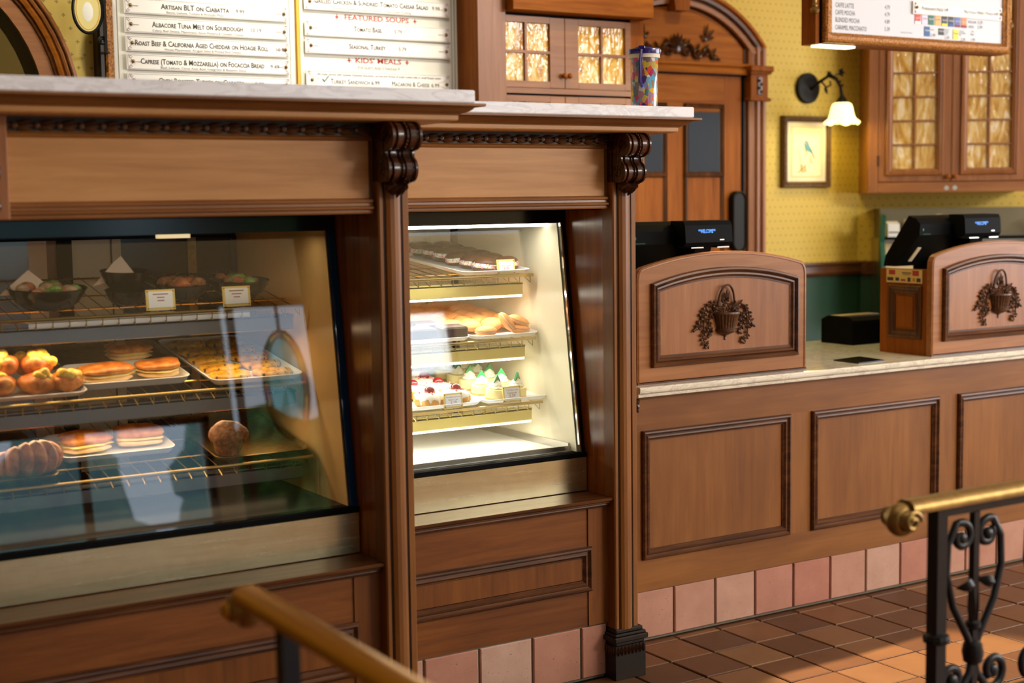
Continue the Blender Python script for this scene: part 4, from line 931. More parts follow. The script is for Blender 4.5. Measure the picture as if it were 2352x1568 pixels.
# ------------------------------------------------------------------ service counter with its marble top
t = thing('service_counter', 'long panelled wooden service counter on a tiled base', 'counter', (1.2, .4, 0))
XR = 3.0
m = MB(); m.box(-.178, XR, .048, .86, .19, .9175); m.build('counter_body', 'wood_x', t)
m = MB(); m.box(-.178, XR, .040, .050, .79, .9175); m.box(-.178, XR, .040, .050, .19, .31); rl = m.build('rail', 'wood_x', t)
PANELS = [(-.145, .579), (.694, 1.419), (1.538, 2.263), (2.38, 2.96)]
edges = [-.178]+[v for a in PANELS for v in a]+[XR]
for a, b_ in zip(edges[0::2], edges[1::2]):
    m = MB(); m.box(a, b_, .040, .050, .31, .79); m.build('stile', 'wood_z', t)
for a, b_ in PANELS:
    m = MB(); m.box(a+.03, b_-.03, .043, .050, .34, .76); m.build('field_panel', 'wood_z', t)
    panel_mould(t, a, b_, .31, .79, .041, s=1.08)
m = MB(); m.box(-.178, XR, .052, .86, 0, .19); gb = m.build('tile_base', 'grout_grey', t)
XS = [-.172, .006]+[.206+.2*i for i in range(15)]
XS = [x for x in XS if x < XR]
for a, b_ in zip(XS[:-1], XS[1:]):
    me = tile_mesh('tile', b_-a-.009, .176, .011, 'tile_base', .003)
    inst('tile', me, gb, ((a+b_)/2, .041, .099), (PI/2+R_.uniform(-.006, .006), R_.uniform(-.005, .005), R_.uniform(-.004, .004)))
m = MB(); m.box(-.205, -.18, .03, .09, .113, .915); m.build('end_filler', 'wood_z', t)
m = MB(); m.box(-.202, -.182, .028, .06, .004, .108); m.build('end_tile', 'tile_base', t)
m = MB()
for i in range(14): m.ball((-.165, .034-.002*math.sin(i), .905-.003*i), .010-.0004*i, .006, .006, 8, 5)
m.build('end_boss', 'wood_carved', t, True)
m = MB(); prof = [(.87, .918), (.006, .918), (.002, .920), (.001, .926), (.004, .929), (-.003, .932), (-.008, .936), (-.010, .942), (-.010, .951), (-.007, .956), (-.002, .957), (.87, .957)]
m.prism_x(prof, -.185, XR); tag(m.build('counter_top', 'marble_counter'), 'long marble counter top carrying the register screens', 'counter top')

# ------------------------------------------------------------------ register screens: arched boards with flower baskets
def arched(x0, x1, z0, zs, za, r, n=18):
    xc, hw = (x0+x1)/2, (x1-x0)/2-r*.55; s = za-zs; R = (hw*hw+s*s)/(2*s); a = math.asin(min(1, hw/R)); P = [(x0, z0), (x1, z0), (x1, zs-r)]
    top = [(xc+R*math.sin(a-2*a*i/n), za-R+R*math.cos(a-2*a*i/n)) for i in range(n+1)]
    if r > 0: P += [(x1-r*.06, zs-r*.55), (x1-r*.25, zs-r*.18)]
    else: P = P[:2]
    P += top
    if r > 0: P += [(x0+r*.25, zs-r*.18), (x0+r*.06, zs-r*.55), (x0, zs-r)]
    return P
def basket(par, xc, z, y):
    """carved flower basket: rim centre at (xc, z) on the board face y"""
    k = 1.0
    m = MB(); rad = lambda a, r, zz: r*(1+.05*math.cos(26*a)) if -.052 < zz < -.004 else r
    m.lathe([(.030, -.068), (.046, -.066), (.047, -.059), (.042, -.056), (.045, -.035), (.053, -.006), (.058, .0), (.056, .006), (.048, .008)], (xc, y+.002, z), 48, PI, 2*PI, rad); bk = m.build('basket', 'wood_applique', par, True, 40)
    m = MB(); m.lathe([(.044, -.064), (.036, -.072), (.018, -.080), (.008, -.084), (.006, -.092), (.008, -.098), (0, -.104)], (xc, y+.002, z), 20, PI, 2*PI); m.build('basket_foot', 'wood_applique', bk, True)
    m = MB(); m.tube([(xc-.042*math.cos(a), y-.006-.010*math.sin(a), z+.108*math.sin(a)**.8) for a in [PI*i/20 for i in range(21)]], .0045, 7); m.build('basket_handle', 'wood_applique', bk, True)
    q = random.Random(4); m = MB()
    for i in range(34):
        u = q.uniform(-1, 1); h = q.uniform(0, 1)*(1-.7*u*u); c = (xc+u*.056, y-.010-.012*(1-abs(u)), z+.006+h*.052); n = 5; rr = q.uniform(.008, .013)
        for j in range(n):
            a = 2*PI*j/n+q.uniform(0, 1); m.leaf(c, (c[0]+rr*math.cos(a), c[1]-.003, c[2]+rr*math.sin(a)), rr*.7, .004)
        m.ball((c[0], c[1]-.003, c[2]), .003, seg=6, rings=4)
    for dx, dz in ((-.012, .030), (.014, .034), (0, .042)): m.leaf((xc, y-.012, z+.045), (xc+dx, y-.012, z+.05+dz), .014, .005)
    m.build('flower_cluster', 'wood_applique', bk, True, 60)
    for s in (-1, 1):
        for nm, pts in (('vine', [(.040, .030), (.066, .040), (.094, .030), (.116, .004), (.124, -.034), (.140, -.050)]), ('vine', [(.098, .026), (.106, -.012), (.110, -.052), (.112, -.086), (.100, -.112), (.084, -.116)]), ('vine', [(.050, .010), (.074, .002), (.084, -.024), (.084, -.052), (.070, -.076)])):
            m = MB(); f = 1.0 if s < 0 else .95; P = [(xc+s*a*f, y-.007, z+b_*(1 if s < 0 else .93)) for a, b_ in pts]
            m.tube(P, [.0042-.0004*i for i in range(len(P))], 6); sg = 1
            for i in range(len(P)-1):
                for v in (.15, .65):
                    p0 = Vector(P[i]).lerp(Vector(P[i+1]), v); d = (Vector(P[i+1])-Vector(P[i])).normalized(); nn = Vector((d.z, 0, -d.x)); sg = -sg
                    tip = p0+nn*sg*q.uniform(.013, .020)+d*q.uniform(.004, .012); m.leaf(p0, tip, .011, .006)
                    if q.random() < .5: m.ball(p0-nn*sg*.009, q.uniform(.005, .007), .005, q.uniform(.005, .007), 7, 5)
            e = P[-1]
            for j in range(3): m.ball((e[0]+s*.006*j-.004, e[1], e[2]-.004*j), .007-.001*j, .005, .006, 7, 5)
            m.build(nm, 'wood_applique', bk, True, 60)
def register_screen(label, x0, x1, y, depth=.29):
    t = thing('register_screen', label, 'screen', ((x0+x1)/2, y, .957)); th = .028
    out = arched(x0, x1, .957, 1.385, 1.434, .05)
    m = MB(); m.prism_y(out, y, y+th); bd = m.build('front_board', 'wood_rose_x', t)
    m = MB(); m.frame(out, [(-.0005, -.004), (.002, .0005), (.006, .003), (.010, .003), (.011, 0)], lambda q_, h: (q_[0], y-h, q_[1])); m.build('board_edge', 'wood_rose_x', bd, True)
    inn = arched(x0+.062, x1-.050, 1.018, 1.326, 1.376, 0)
    prof = [(0, 0), (0, .010), (.003, .018), (.010, .020), (.015, .014), (.018, .007), (.022, .012), (.028, .013), (.033, .006), (.036, .004), (.042, .004), (.044, -.003)]
    m = MB(); m.frame(inn, prof, lambda q_, h: (q_[0], y-h, q_[1])); m.build('panel_moulding', 'wood_dark', bd)
    m = MB(); m.fill_y(inset(inn, .042), y-.002); m.build('field_panel', 'wood_rose_z', bd)
    m = MB(); m.box(x0, x1, y-.003, y, .957, .966); m.build('foot_strip', 'wood_dark', bd)
    basket(t, (x0+x1)/2-.002, 1.200, y-.002)
    for xa, xb in ((x0, x0+.022), (x1-.022, x1)):
        m = MB(); m.box(xa, xb, y+th, y+depth, .957, 1.322); sd = m.build('side_board', 'wood_honey_z', t)
        if xa == x0:
            poly = [(-(y+depth-.052), 1.026), (-(y+.052), 1.026), (-(y+.052), 1.252), (-(y+depth-.052), 1.252)]
            m = MB(); m.frame(poly, [(d*1.1, h*.7) for d, h in BOLECTION], lambda q_, h: (xa-h, -q_[0], q_[1])); m.build('side_moulding', 'wood_dark_z', sd)
            m = MB(); a0, a1 = y+.10, y+depth-.10; m.box(xa-.004, xa, a0, a1, 1.075, 1.205); m.build('side_panel', 'wood_honey_z', sd)
    return t
register_screen('arched wooden register screen with flower basket beside the pastry counter pilaster', -.152, .676, .052)
rs2 = register_screen('arched wooden register screen with flower basket beyond the open counter stretch', 1.386, 2.214, .052)
# card with payment marks on the side of the far screen
m = MB(); m.box(1.383, 1.386, .105, .305, 1.262, 1.320); pc = m.build('payment_card', 'gold_card'); tag(pc, 'yellow card with small payment marks on the register screen side', 'card')
for y0, z0, w_, h, mt in ((.255, 1.296, .035, .02, 'ink_red'), (.122, 1.294, .035, .022, 'ink_red'), (.165, 1.303, .05, .004, 'ink_dark'), (.17, 1.296, .04, .003, 'ink_pale'), (.265, 1.270, .034, .014, 'ink_dark'), (.232, 1.270, .020, .014, 'ink_dark'), (.196, 1.270, .026, .008, 'ink_wine'), (.168, 1.268, .016, .018, 'ink_dark'), (.142, 1.270, .014, .014, 'gold_edge'), (.112, 1.268, .022, .016, 'ink_dark')):
    m = MB(); m.box(1.3822, 1.3832, y0, y0+w_, z0, z0+h); m.build('print_mark', mt, pc)
# mirror black pad on the counter
m = MB(); m.prism_z([(.965, .052), (1.126, .066), (1.144, .226), (.968, .198)], .9575, .9615); tag(m.build('card_pad', 'black_gloss'), 'thin black glossy pad lying on the marble counter', 'pad')
# ------------------------------------------------------------------ registers
def register(label, ox, oy, zb, side):
    t = thing('cash_register', label, 'register', (ox, oy, .957), world=False)
    m = MB(); m.box(-.14, .16, -.02, .24, 0, .03, .006); m.box(-.02, .08, .06, .16, .03, .40, .01); st = m.build('register_stand', 'black', t)
    # tilted screen housing seen from behind: (y, z) profile, wide in x
    prof = [(.02, .585), (-.02, .575), (-.045, .55), (-.04, .50), (.10, .36), (.17, .36), (.16, .40)]
    m = MB(); m.prism_x(prof, -.19, .17); hs = m.build('screen_housing', 'black', t)
    m = MB(); m.prism_x([(.022, .583), (.160, .402), (.165, .405), (.027, .588)], -.185, .165); m.build('touch_screen', 'black_gloss', hs)
    m = MB(); m.box(-.17, -.165, -.043, -.040, .52, .55); m.prism_x([(-.043, .505), (-.041, .507), (-.02, .487), (-.022, .485)], -.17, -.12); m.build('housing_vent', 'green_paint', hs)
    d = MB(); d.prism_x([(-.055, .485), (-.105, .492), (-.115, .505), (-.11, .572), (-.10, .588), (-.02, .590), (-.02, .50)], .02, .255); cdp = d.build('customer_display', 'black', t)
    text('**WELCOME**', .125, -.1145, .548, .021, 'vfd', cdp, width=.085, caps=False, rot=(PI/2+.06, 0, 0))
    m = MB(); m.box(.19, .212, -.1155, -.113, .512, .516); m.box(.05, .11, -.112, -.06, .483, .487); m.box(.18, .24, -.112, -.06, .483, .487); m.build('display_mark', 'steel', cdp)
    m = MB(); m.prism_x([(-.03, .49), (-.09, .49), (-.06, .42), (.02, .40), (.05, .43)], .09, .17); m.build('display_arm', 'black', t)
    return t
register('black cash register with blue lit display behind the near register screen', .21, .36, 0, 1)
r2_ = register('black cash register with blue lit display behind the far register screen', 1.79, .36, 0, 1)
m = MB(); m.prism_x([(-.030, .445), (-.026, .447), (.030, .386), (.026, .384)], -.185, -.165); st_ = m.build('paper_label', 'paper', r2_)
# black printer behind the far screen
t = thing('receipt_printer', 'squat black printer on the counter behind the far register screen', 'printer', (1.52, .70, .957), world=False)
m = MB(); m.prism_x([(-.10, 0), (.10, 0), (.10, .11), (.06, .128), (-.08, .128), (-.10, .11)], -.04, .22); m.build('printer_body', 'black', t)
m = MB(); m.box(-.03, .21, -.02, .05, .126, .130); m.build('paper_slot', 'steel', t)
# ------------------------------------------------------------------ food menu on the wall
ym = 1.55
t = thing('food_menu', 'large white food menu in a carved gilt frame above the marble shelf', 'menu', (-.8, 1.56, 2.1)); menu = t
m = MB(); m.box(-1.575, -.018, ym+.005, ym+.035, 2.00, 2.95); bd = m.build('menu_board', 'menu_white', t)
m = MB(); m.prism_z([(-1.640, ym+.05), (-1.640, ym-.01), (-1.632, ym-.022), (-1.618, ym-.020), (-1.612, ym-.010), (-1.612, ym+.05)], 2.00, 2.95); m.build('frame_edge', 'wood_black', t)
m = MB(); m.prism_z([(-1.612, ym+.04), (-1.612, ym-.018), (-1.604, ym-.024), (-1.590, ym-.020), (-1.578, ym-.012), (-1.572, ym+.002), (-1.572, ym+.04)], 2.00, 2.95); m.build('frame_stile', 'gilt', t)
m = MB(); m.box(-.803, -.783, ym-.006, ym+.02, 2.00, 2.95, .004); m.build('frame_divider', 'gold_edge', t)
m = MB(); m.box(-1.556, -1.554, ym+.003, ym+.006, 2.0, 2.9); m.build('border_line', 'ink_pale', bd)
for xa in (-.828, -.050, -.034): m = MB(); m.box(xa, xa+.002, ym+.003, ym+.006, 2.0, 2.9); m.build('border_line', 'ink_pale', bd)
def plaque(x0, x1, z0, z1, title, price, sub, tw=None, dx=0.0, tilt=0.0):
    m = MB(); m.box(x0, x1, ym-.012, ym-.007, z0, z1, .001); p = m.build('menu_plaque', 'plaque', menu)
    r = min(.030, (z1-z0)*.46); y = ym-.0125
    m = MB()
    def hair(pts, w_=.0011): m.tube(pts, w_, 4, True, .4)
    zc0, zc1 = z0+.004, z1-.004
    for xa, s in ((x0+.010, 1), (x1-.010, -1)):
        for zz, d in ((zc0, 1), (zc1, -1)):
            P = [(xa+s*(r+.02)*(1-math.cos(a)), y, zz+d*r*math.sin(a)) for a in [PI/2*i/7 for i in range(8)]]
            hair([(q_[0], q_[1], q_[2]) for q_ in P])
            hair([(xa+s*(.006+.008*math.cos(a)*(1-a/9)), y, zz+d*(.006+.007*math.sin(a)*(1-a/9))) for a in [i*.6 for i in range(12)]], .0016)
            hair([(xa-s*.004, y, zz), (xa+s*.03, y, zz)], .0012); hair([(xa-s*.004, y, zz), (xa-s*.004, y, zz+d*r*.9)], .0012)
    hair([(x0+.04, y, zc0), (x1-.04, y, zc0)]); hair([(x0+.04, y, zc1), (x1-.04, y, zc1)]); m.build('plaque_border', 'ink_wine', p)
    for xa in (x0+.026, x1-.020):
        m = MB(); m.ball((xa, ym-.016, (z0+z1)/2+.002), .007, .006, .007, 8, 6); m.build('plaque_knob', 'brass_old', p, True)
    xc = (x0+x1)/2+dx
    if title: text(title, xc, ym-.0132, z1-.028, .030, 'ink', p, width=tw, bold=.0004)
    if price: text(price[0], price[1], ym-.0132, z1-.030, .023, 'ink', p, caps=False)
    if sub: text(sub[0], xc, ym-.0132, z0+.011, .0125, 'ink_pale', p, width=sub[1], caps=False)
    return p
plaque(-1.532, -.838, 2.388, 2.448, 'Artisan BLT on Ciabatta', ('9.99', -1.05), ('Bacon, Lettuce, Tomato & Avocado Mayo', .24), .285, -.055)
plaque(-1.532, -.838, 2.314, 2.376, 'Albacore Tuna Melt on Sourdough', ('10.19', -.985), ('Celery, Red Onions, Mayonnaise, Stone Mustard & Cheddar Cheese', .38), .38, -.045)
plaque(-1.530, -.835, 2.242, 2.302, 'Roast Beef & California Aged Cheddar on Hoagie Roll', ('10.99', -.875), ('House Mayonnaise, Arugula Salad & Pickled Red Onions', .32), .56, -.030)
plaque(-1.529, -.835, 2.170, 2.231, 'Caprese (Tomato & Mozzarella) on Focaccia Bread', ('9.49', -.905), ('Basil, Lettuce, Citrus Aioli, Basil Vinaigrette & Balsamic Glaze', .36), .52, -.03)
plaque(-1.528, -.835, 2.096, 2.157, 'Oven-Roasted Turkey on Ciabatta', ('9.99', -.975), None, .36, -.04)
plaque(-.766, -.066, 2.446, 2.512, 'Grilled Chicken & Sundried Tomato Caesar Salad', ('9.99', -.135), ('Romaine, Shredded Parmesan & Sundried Tomato Caesar Dressing', .37), .545, -.03)
plaque(-.765, -.065, 2.338, 2.402, 'Tomato Basil', ('5.79', -.325), None, .135, -.055).name
plaque(-.765, -.065, 2.265, 2.328, 'Seasonal Turkey', ('5.79', -.305), None, .175, -.06)
pk = plaque(-.764, -.067, 2.110, 2.195, None, None, None)
text('All meals served with Dannon Danimals Smoothie, carrots and choice of small Lowfat milk or small Dasani water.', -.413, ym-.0132, 2.179, .013, 'ink', pk, width=.60, caps=False)
text('Turkey Sandwich', -.560, ym-.0132, 2.150, .029, 'ink', pk, width=.185); text('6.99', -.440, ym-.0132, 2.149, .024, 'ink', pk, caps=False)
text('Macaroni & Cheese', -.268, ym-.0132, 2.148, .029, 'ink', pk, width=.185); text('6.99', -.145, ym-.0132, 2.147, .024, 'ink', pk, caps=False)
m = MB(); m.tube([(-.690, ym-.0135, 2.160), (-.682, ym-.0135, 2.149), (-.662, ym-.0135, 2.172)], .004, 5, True, .4); m.build('check_mark', 'leaf_green', pk)
text('FEATURED SOUPS', -.418, ym+.0045, 2.424, .030, 'ink_red', bd, width=.31, caps=False, bold=.0006)
text("KIDS' MEALS", -.415, ym+.0045, 2.244, .030, 'ink_red', bd, width=.222, caps=False, bold=.0006)
text('For Guests Ages 3 through 9', -.413, ym+.0045, 2.214, .020, 'ink', bd, width=.20)
for x, z in ((-.608, 2.424), (-.232, 2.424), (-.555, 2.244), (-.275, 2.244)):
    m = MB(); m.prism_y([(x-.011, z), (x-.003, z-.003), (x, z-.012), (x+.003, z-.003), (x+.011, z), (x+.003, z+.003), (x, z+.012), (x-.003, z+.003)], ym+.003, ym+.0045); m.build('cross_mark', 'ink_red', bd)

# oval hanging sign by the menu
t = thing('oval_sign', 'oval cream enamel sign on a scrolled iron bracket beside the menu', 'sign', (-1.70, 1.45, 2.38), world=False)
N_ = 32
def oval(a, b_, n=N_): return [(a*math.cos(2*PI*i/n), b_*math.sin(2*PI*i/n)) for i in range(n)]
m = MB(); m.frame(oval(.056, .088), [(-.005, .0), (-.006, .006), (-.002, .011), (.003, .010), (.006, .006)], lambda q_, h: (q_[0], -h, q_[1])); m.build('sign_rim', 'bronze', t, True)
m = MB(); m.prism_y(oval(.054, .086), -.006, .006); fc = m.build('sign_face', 'sign_cream' if 'sign_cream' in MATS else plain('sign_cream', lin(228, 214, 140), .2).name, t)
m = MB(); m.frame(oval(.046, .077), [(0, 0), (0, .0068), (.003, .0068), (.003, 0)], lambda q_, h: (q_[0], -h, q_[1])); m.build('sign_line', 'gold_edge', fc)
m = MB(); m.ball((0, -.004, -.008), .024, .004, .042, 16, 10); m.build('sign_medallion', 'menu_white', fc, True)
m = MB(); m.box(.060, .068, -.01, .01, -.16, .14); m.tube([(.064+.018*math.cos(a)*(1-a/14)-.012, 0, -.115+.018*math.sin(a)*(1-a/14)) for a in [i*.5 for i in range(22)]], .004, 6)
m.tube([(.0, 0, .088), (.02, 0, .11), (.064, 0, .12)], .004, 6); m.tube([(.064, 0, .12), (.10, .08, .12)], .005, 6); m.tube([(.064, 0, -.15), (.10, .08, -.15)], .005, 6); m.build('sign_bracket', 'bronze', t, True)

# wooden pillar between menu and cupboards
t = thing('wooden_pillar', 'broad square wooden pillar between the food menu and the amber cupboards', 'pillar', (.056, 1.49, 0))
m = MB(); m.box(-.018, .130, 1.378, 1.62, 0, CEIL, .003); m.build('pillar_shaft', 'wood_rose_z', t)
m = MB(); m.box(-.0195, -.017, 1.385, 1.60, 0, CEIL); m.build('pillar_side', 'wood_honey_z', t)

# ------------------------------------------------------------------ amber glass wall cupboard
def cupboard_door(par, x0, x1, z0, z1, y, cols, rows, wood_m, glass_m, rail=.030, gx=None, gz=None, mw=.012, name='cupboard_door'):
    m = MB(); gx0, gx1 = gx; gz0, gz1 = gz
    m.box(x0, gx0, y, y+.022, z0, z1, .0015); m.box(gx1, x1, y, y+.022, z0, z1, .0015); m.box(gx0, gx1, y, y+.022, z0, gz0); m.box(gx0, gx1, y, y+.022, gz1, z1)
    d = m.build(name, wood_m, par)
    m = MB()
    for i in range(1, cols): x = gx0+(gx1-gx0)*i/cols; m.box(x-mw/2, x+mw/2, y+.002, y+.016, gz0, gz1)
    for j in range(1, rows): z = gz0+(gz1-gz0)*j/rows; m.box(gx0, gx1, y+.001, y+.016, z-mw/2, z+mw/2)
    m.build('glazing_bars', wood_m, d)
    w_, h = (gx1-gx0)/cols, (gz1-gz0)/rows
    for i in range(cols):
        for j in range(rows):
            m = MB(); m.box(-w_/2, w_/2, 0, .004, -h/2, h/2); o = m.build('pane', glass_m, d); g = ORG[par.name]
            o.location = (gx0+w_*(i+.5)-g[0], y+.014-g[1], gz0+h*(j+.5)-g[2])
            for v in o.data.vertices: v.co = (v.co.x+g[0], v.co.y+g[1], v.co.z+g[2])
            ORG[o.name] = (0, 0, 0)
    return d
def knob(par, x, y, z, mat, r=.013):
    m = MB(); m.tube([(x, y, z), (x, y-.014, z)], r*.5, 10); m.ball((x, y-.02, z), r, r*.85, r, 12, 8); return m.build('knob', mat, par, True)
yc = 1.405
t = thing('wall_cupboard', 'honey wood wall cupboard with amber glass doors beside the pillar', 'cupboard', (.5, 1.6, 2.0))
m = MB(); m.box(.131, .915, yc+.024, 1.70, 1.20, 2.47); m.build('cupboard_body', 'wood_honey_x', t)
m = MB(); m.box(.131, .838, yc+.018, yc+.028, 2.460, 2.472); m.box(.131, .838, yc+.018, yc+.028, 2.108, 2.118); m.build('shadow_gap', 'black', t)
m = MB(); m.box(.131, .838, yc+.002, yc+.03, 2.116, 2.140); m.build('mid_rail', 'wood_rose_x', t)
m = MB(); m.box(.838, .915, yc+.005, yc+.03, 1.20, 2.47); m.build('end_stile', 'wood_honey_z', t)
d = cupboard_door(t, .131, .460, 2.142, 2.458, yc, 2, 2, 'wood_rose_x', 'amber_glass', gx=(.150-.025, .379), gz=(2.171, 2.430))
knob(d, .447, yc, 2.198, 'wood_honey_x')
d = cupboard_door(t, .462, .836, 2.142, 2.458, yc, 2, 2, 'wood_rose_x', 'amber_glass', gx=(.537, .803), gz=(2.171, 2.430))
knob(d, .475, yc, 2.198, 'wood_honey_x')
d = cupboard_door(t, .131, .460, 1.70, 2.106, yc, 2, 2, 'wood_rose_x', 'amber_glass', gx=(.150-.025, .379), gz=(1.76, 2.078))
d = cupboard_door(t, .462, .836, 1.70, 2.106, yc, 2, 2, 'wood_rose_x', 'amber_glass', gx=(.537, .803), gz=(1.76, 2.078))
m = MB(); m.box(.131, .905, 1.318, 1.70, 2.472, 2.85, .002); m.build('bulkhead', 'wood_honey_x', t)

# ------------------------------------------------------------------ arched door
yd = 1.985; DX = 1.55
t = thing('door_1', 'arched wooden door with dark upper panes under a carved lunette', 'door', (DX, yd, 0), kind='structure')
m = MB(); m.box(DX-.46, DX+.46, yd-.005, 2.0, 0, 2.30); lf = m.build('door_leaf', 'wood_honey_z', t)
def dpanel(x0, x1, z0, z1, mat, nm):
    m = MB(); m.box(x0, x1, yd-.012, yd-.004, z0, z1); p = m.build(nm, mat, t)
    m = MB(); m.frame(rect(x0-.030, x1+.030, z0-.030, z1+.045), [(0, 0), (0, .012), (.006, .020), (.012, .014), (.018, .016), (.024, .006), (.030, .004)], lambda q_, h: (q_[0], yd-.004-h, q_[1])); m.build('panel_moulding', 'wood_dark_z', p)
for s in (-1, 1):
    xa, xb = sorted((DX+s*.088, DX+s*.302)); dpanel(xa, xb, 1.778, 2.095, 'door_glass', 'door_pane')
    m = MB(); m.box(xa-.01, xb+.01, yd-.010, yd-.004, 1.0, 1.745); p = m.build('lower_field', 'wood_honey_z', t)
    m = MB(); m.frame(rect(xa-.030, xb+.030, .97, 1.775), [(0, 0), (0, .012), (.006, .018), (.014, .012), (.020, .014), (.026, .004)], lambda q_, h: (q_[0], yd-.004-h, q_[1])); m.build('panel_moulding', 'wood_dark_z', p)
m = MB(); m.box(DX-.30, DX+.335, yd-.010, yd-.004, 2.10, 2.296); m.build('top_rail', 'wood_honey_x', lf)
m = MB(); m.prism_x([(yd, 2.298), (yd-.030, 2.302), (yd-.034, 2.315), (yd-.028, 2.335), (yd-.040, 2.345), (yd-.038, 2.358), (yd, 2.362)], DX-.53, DX+.53); m.build('transom_bar', 'wood_honey_x', t)
m = MB(); m.box(DX-.49, DX+.49, yd-.012, yd, 2.290, 2.300); m.box(DX+.465, DX+.475, yd-.012, yd, 0, 2.298); m.build('door_gap', 'black', t)
# lunette, with the segmental arch moulding
LC, LZ = DX, 1.977
def seg(r, z_spring):                                  # outline points of the arch of radius r above z_spring
    a0 = math.asin((z_spring-LZ)/r); return arc(LC, LZ, r, a0, PI-a0, 30)
m = MB(); m.fill_y([(LC+.53, 2.36), (LC+.53, 2.44)]+[p for p in seg(.70, 2.44)]+[(LC-.53, 2.44), (LC-.53, 2.36)], yd-.004); lu = m.build('lunette', 'wood_honey_x', t)
def seg_band(prof, nm, mat):
    m = MB(); k = 0; rings = []
    for r, y, zs in prof: rings.append([(x, y, z) for x, z in seg(r, zs)])
    k = len(rings[0]); m.add([p for r in rings for p in r], [(a*k+i, a*k+i+1, (a+1)*k+i+1, (a+1)*k+i) for a in range(len(prof)-1) for i in range(k-1)]); return m.build(nm, mat, t, True, 30)
seg_band([(.668, yd-.004, 2.40), (.672, yd-.012, 2.402), (.676, yd-.004, 2.405)], 'arch_gap', 'black')
seg_band([(.676, yd-.004, 2.405), (.678, yd-.035, 2.41), (.700, yd-.04, 2.42), (.706, yd-.030, 2.424)], 'arch_band', 'wood_rose_x')
seg_band([(.706, yd-.030, 2.424), (.714, yd-.028, 2.427), (.722, yd-.045, 2.43), (.738, yd-.048, 2.437), (.744, yd-.038, 2.44)], 'arch_band', 'wood_dark')
seg_band([(.744, yd-.038, 2.44), (.748, yd-.034, 2.442), (.756, yd-.05, 2.446), (.772, yd-.05, 2.452), (.780, yd, 2.456)], 'arch_band', 'wood_honey_x')
m = MB(); m.prism_y([(DX-.045, 2.615), (DX+.045, 2.615), (DX+.070, 2.80), (DX-.070, 2.80)], yd-.075, yd); m.build('keystone', 'wood_honey_z', t)
for s in (-1, 1):
    x0, x1 = sorted((DX+s*.495, DX+s*.612)); nm = 'door_casing'
    P = [(0, yd+.015), (0, yd-.030), (.020, yd-.036), (.030, yd-.028), (.040, yd-.030), (.050, yd-.046), (.066, yd-.046), (.072, yd-.034), (.080, yd-.032), (.090, yd-.048), (.110, yd-.046), (.117, yd+.015)]
    m = MB(); m.prism_z([(x0+a, y) for a, y in P], 0, 2.172); cs = m.build(nm, 'wood_rose_z', t)
    m = MB(); m.prism_z([(x0+a, y) for a, y in P], 2.345, 2.46); m.build('upper_casing', 'wood_rose_z', cs)
    m = MB(); m.box(x0-.004, x1+.004, yd-.052, 2.0, 2.172, 2.31, .003); m.box(x0-.016, x1+.020, yd-.062, 2.0, 2.160, 2.178, .004); m.box(x0-.016, x1+.020, yd-.066, 2.0, 2.305, 2.318, .004); m.box(x0-.020, x1+.030, yd-.074, 2.0, 2.318, 2.350, .005); m.build('capital_block', 'wood_honey_z', cs)
    m = MB(); m.box((x0+x1)/2-.016, (x0+x1)/2+.016, yd-.058, yd-.05, 2.195, 2.29, .003)
    for k in range(4): m.ball(((x0+x1)/2+.006*(-1)**k, yd-.06, 2.21+.02*k), .010, .006, .010, 8, 6)
    m.build('capital_carving', 'wood_carved', cs)
m = MB(); m.box(DX-.53, DX-.478, yd-.01, 2.0, 0, 2.45); m.box(DX+.478, DX+.51, yd-.012, 2.0, 0, 2.45); m.build('door_jamb', 'wood_dark_z', t)
# carved ornaments in the lunette
def scroll_carving(par, x, z, y, s):
    m = MB(); q = random.Random(3)
    for k in range(9):
        a = PI*k/8; m.leaf((x, y, z+.018), (x+.075*math.cos(a), y-.006, z+.022+.090*math.sin(a)), .032, .014)
    m.ball((x, y, z+.040), .036, .012, .040, 14, 8)
    for sg in (-1, 1):
        for (cx, cz, r, h) in ((.062, .020, .042, 1), (.130, .012, .030, -1), (.190, .014, .026, 1), (.242, .002, .018, -1)):
            m.tube([(x+sg*(cx+r*math.cos(a)*(1-a/11)), y-.004, z+cz+h*r*math.sin(a)*(1-a/11)) for a in [i*.45 for i in range(20)]], [.012*(1-i/26) for i in range(20)], 6)
            m.leaf((x+sg*cx, y-.004, z+cz+r*.6), (x+sg*(cx+.022), y-.004, z+cz+r+.022), .020, .008)
        m.leaf((x+sg*.23, y, z-.002), (x+sg*.300, y, z-.020), .022, .010)
    return m.build('lunette_carving', 'wood_carved', par, True, 60)
scroll_carving(lu, DX+.015, 2.395, yd-.010, 1)
for s in (-1, 1):
    m = MB(); x = DX+s*.215; z = 2.50
    m.ball((x-s*.01, yd-.012, z-.018), .022, .008, .012, 10, 6, rot=Matrix.Rotation(-s*.5, 3, 'Y')); m.ball((x-s*.034, yd-.012, z-.004), .008, seg=8, rings=6)
    m.leaf((x, yd-.012, z-.018), (x+s*.052, yd-.012, z-.006), .018, .006); m.leaf((x-s*.012, yd-.012, z-.012), (x+s*.006, yd-.016, z+.065), .022, .008); m.leaf((x, yd-.012, z-.012), (x+s*.050, yd-.016, z+.034), .020, .008)
    m.build('swallow_carving', 'wood_carved', lu, True, 60)
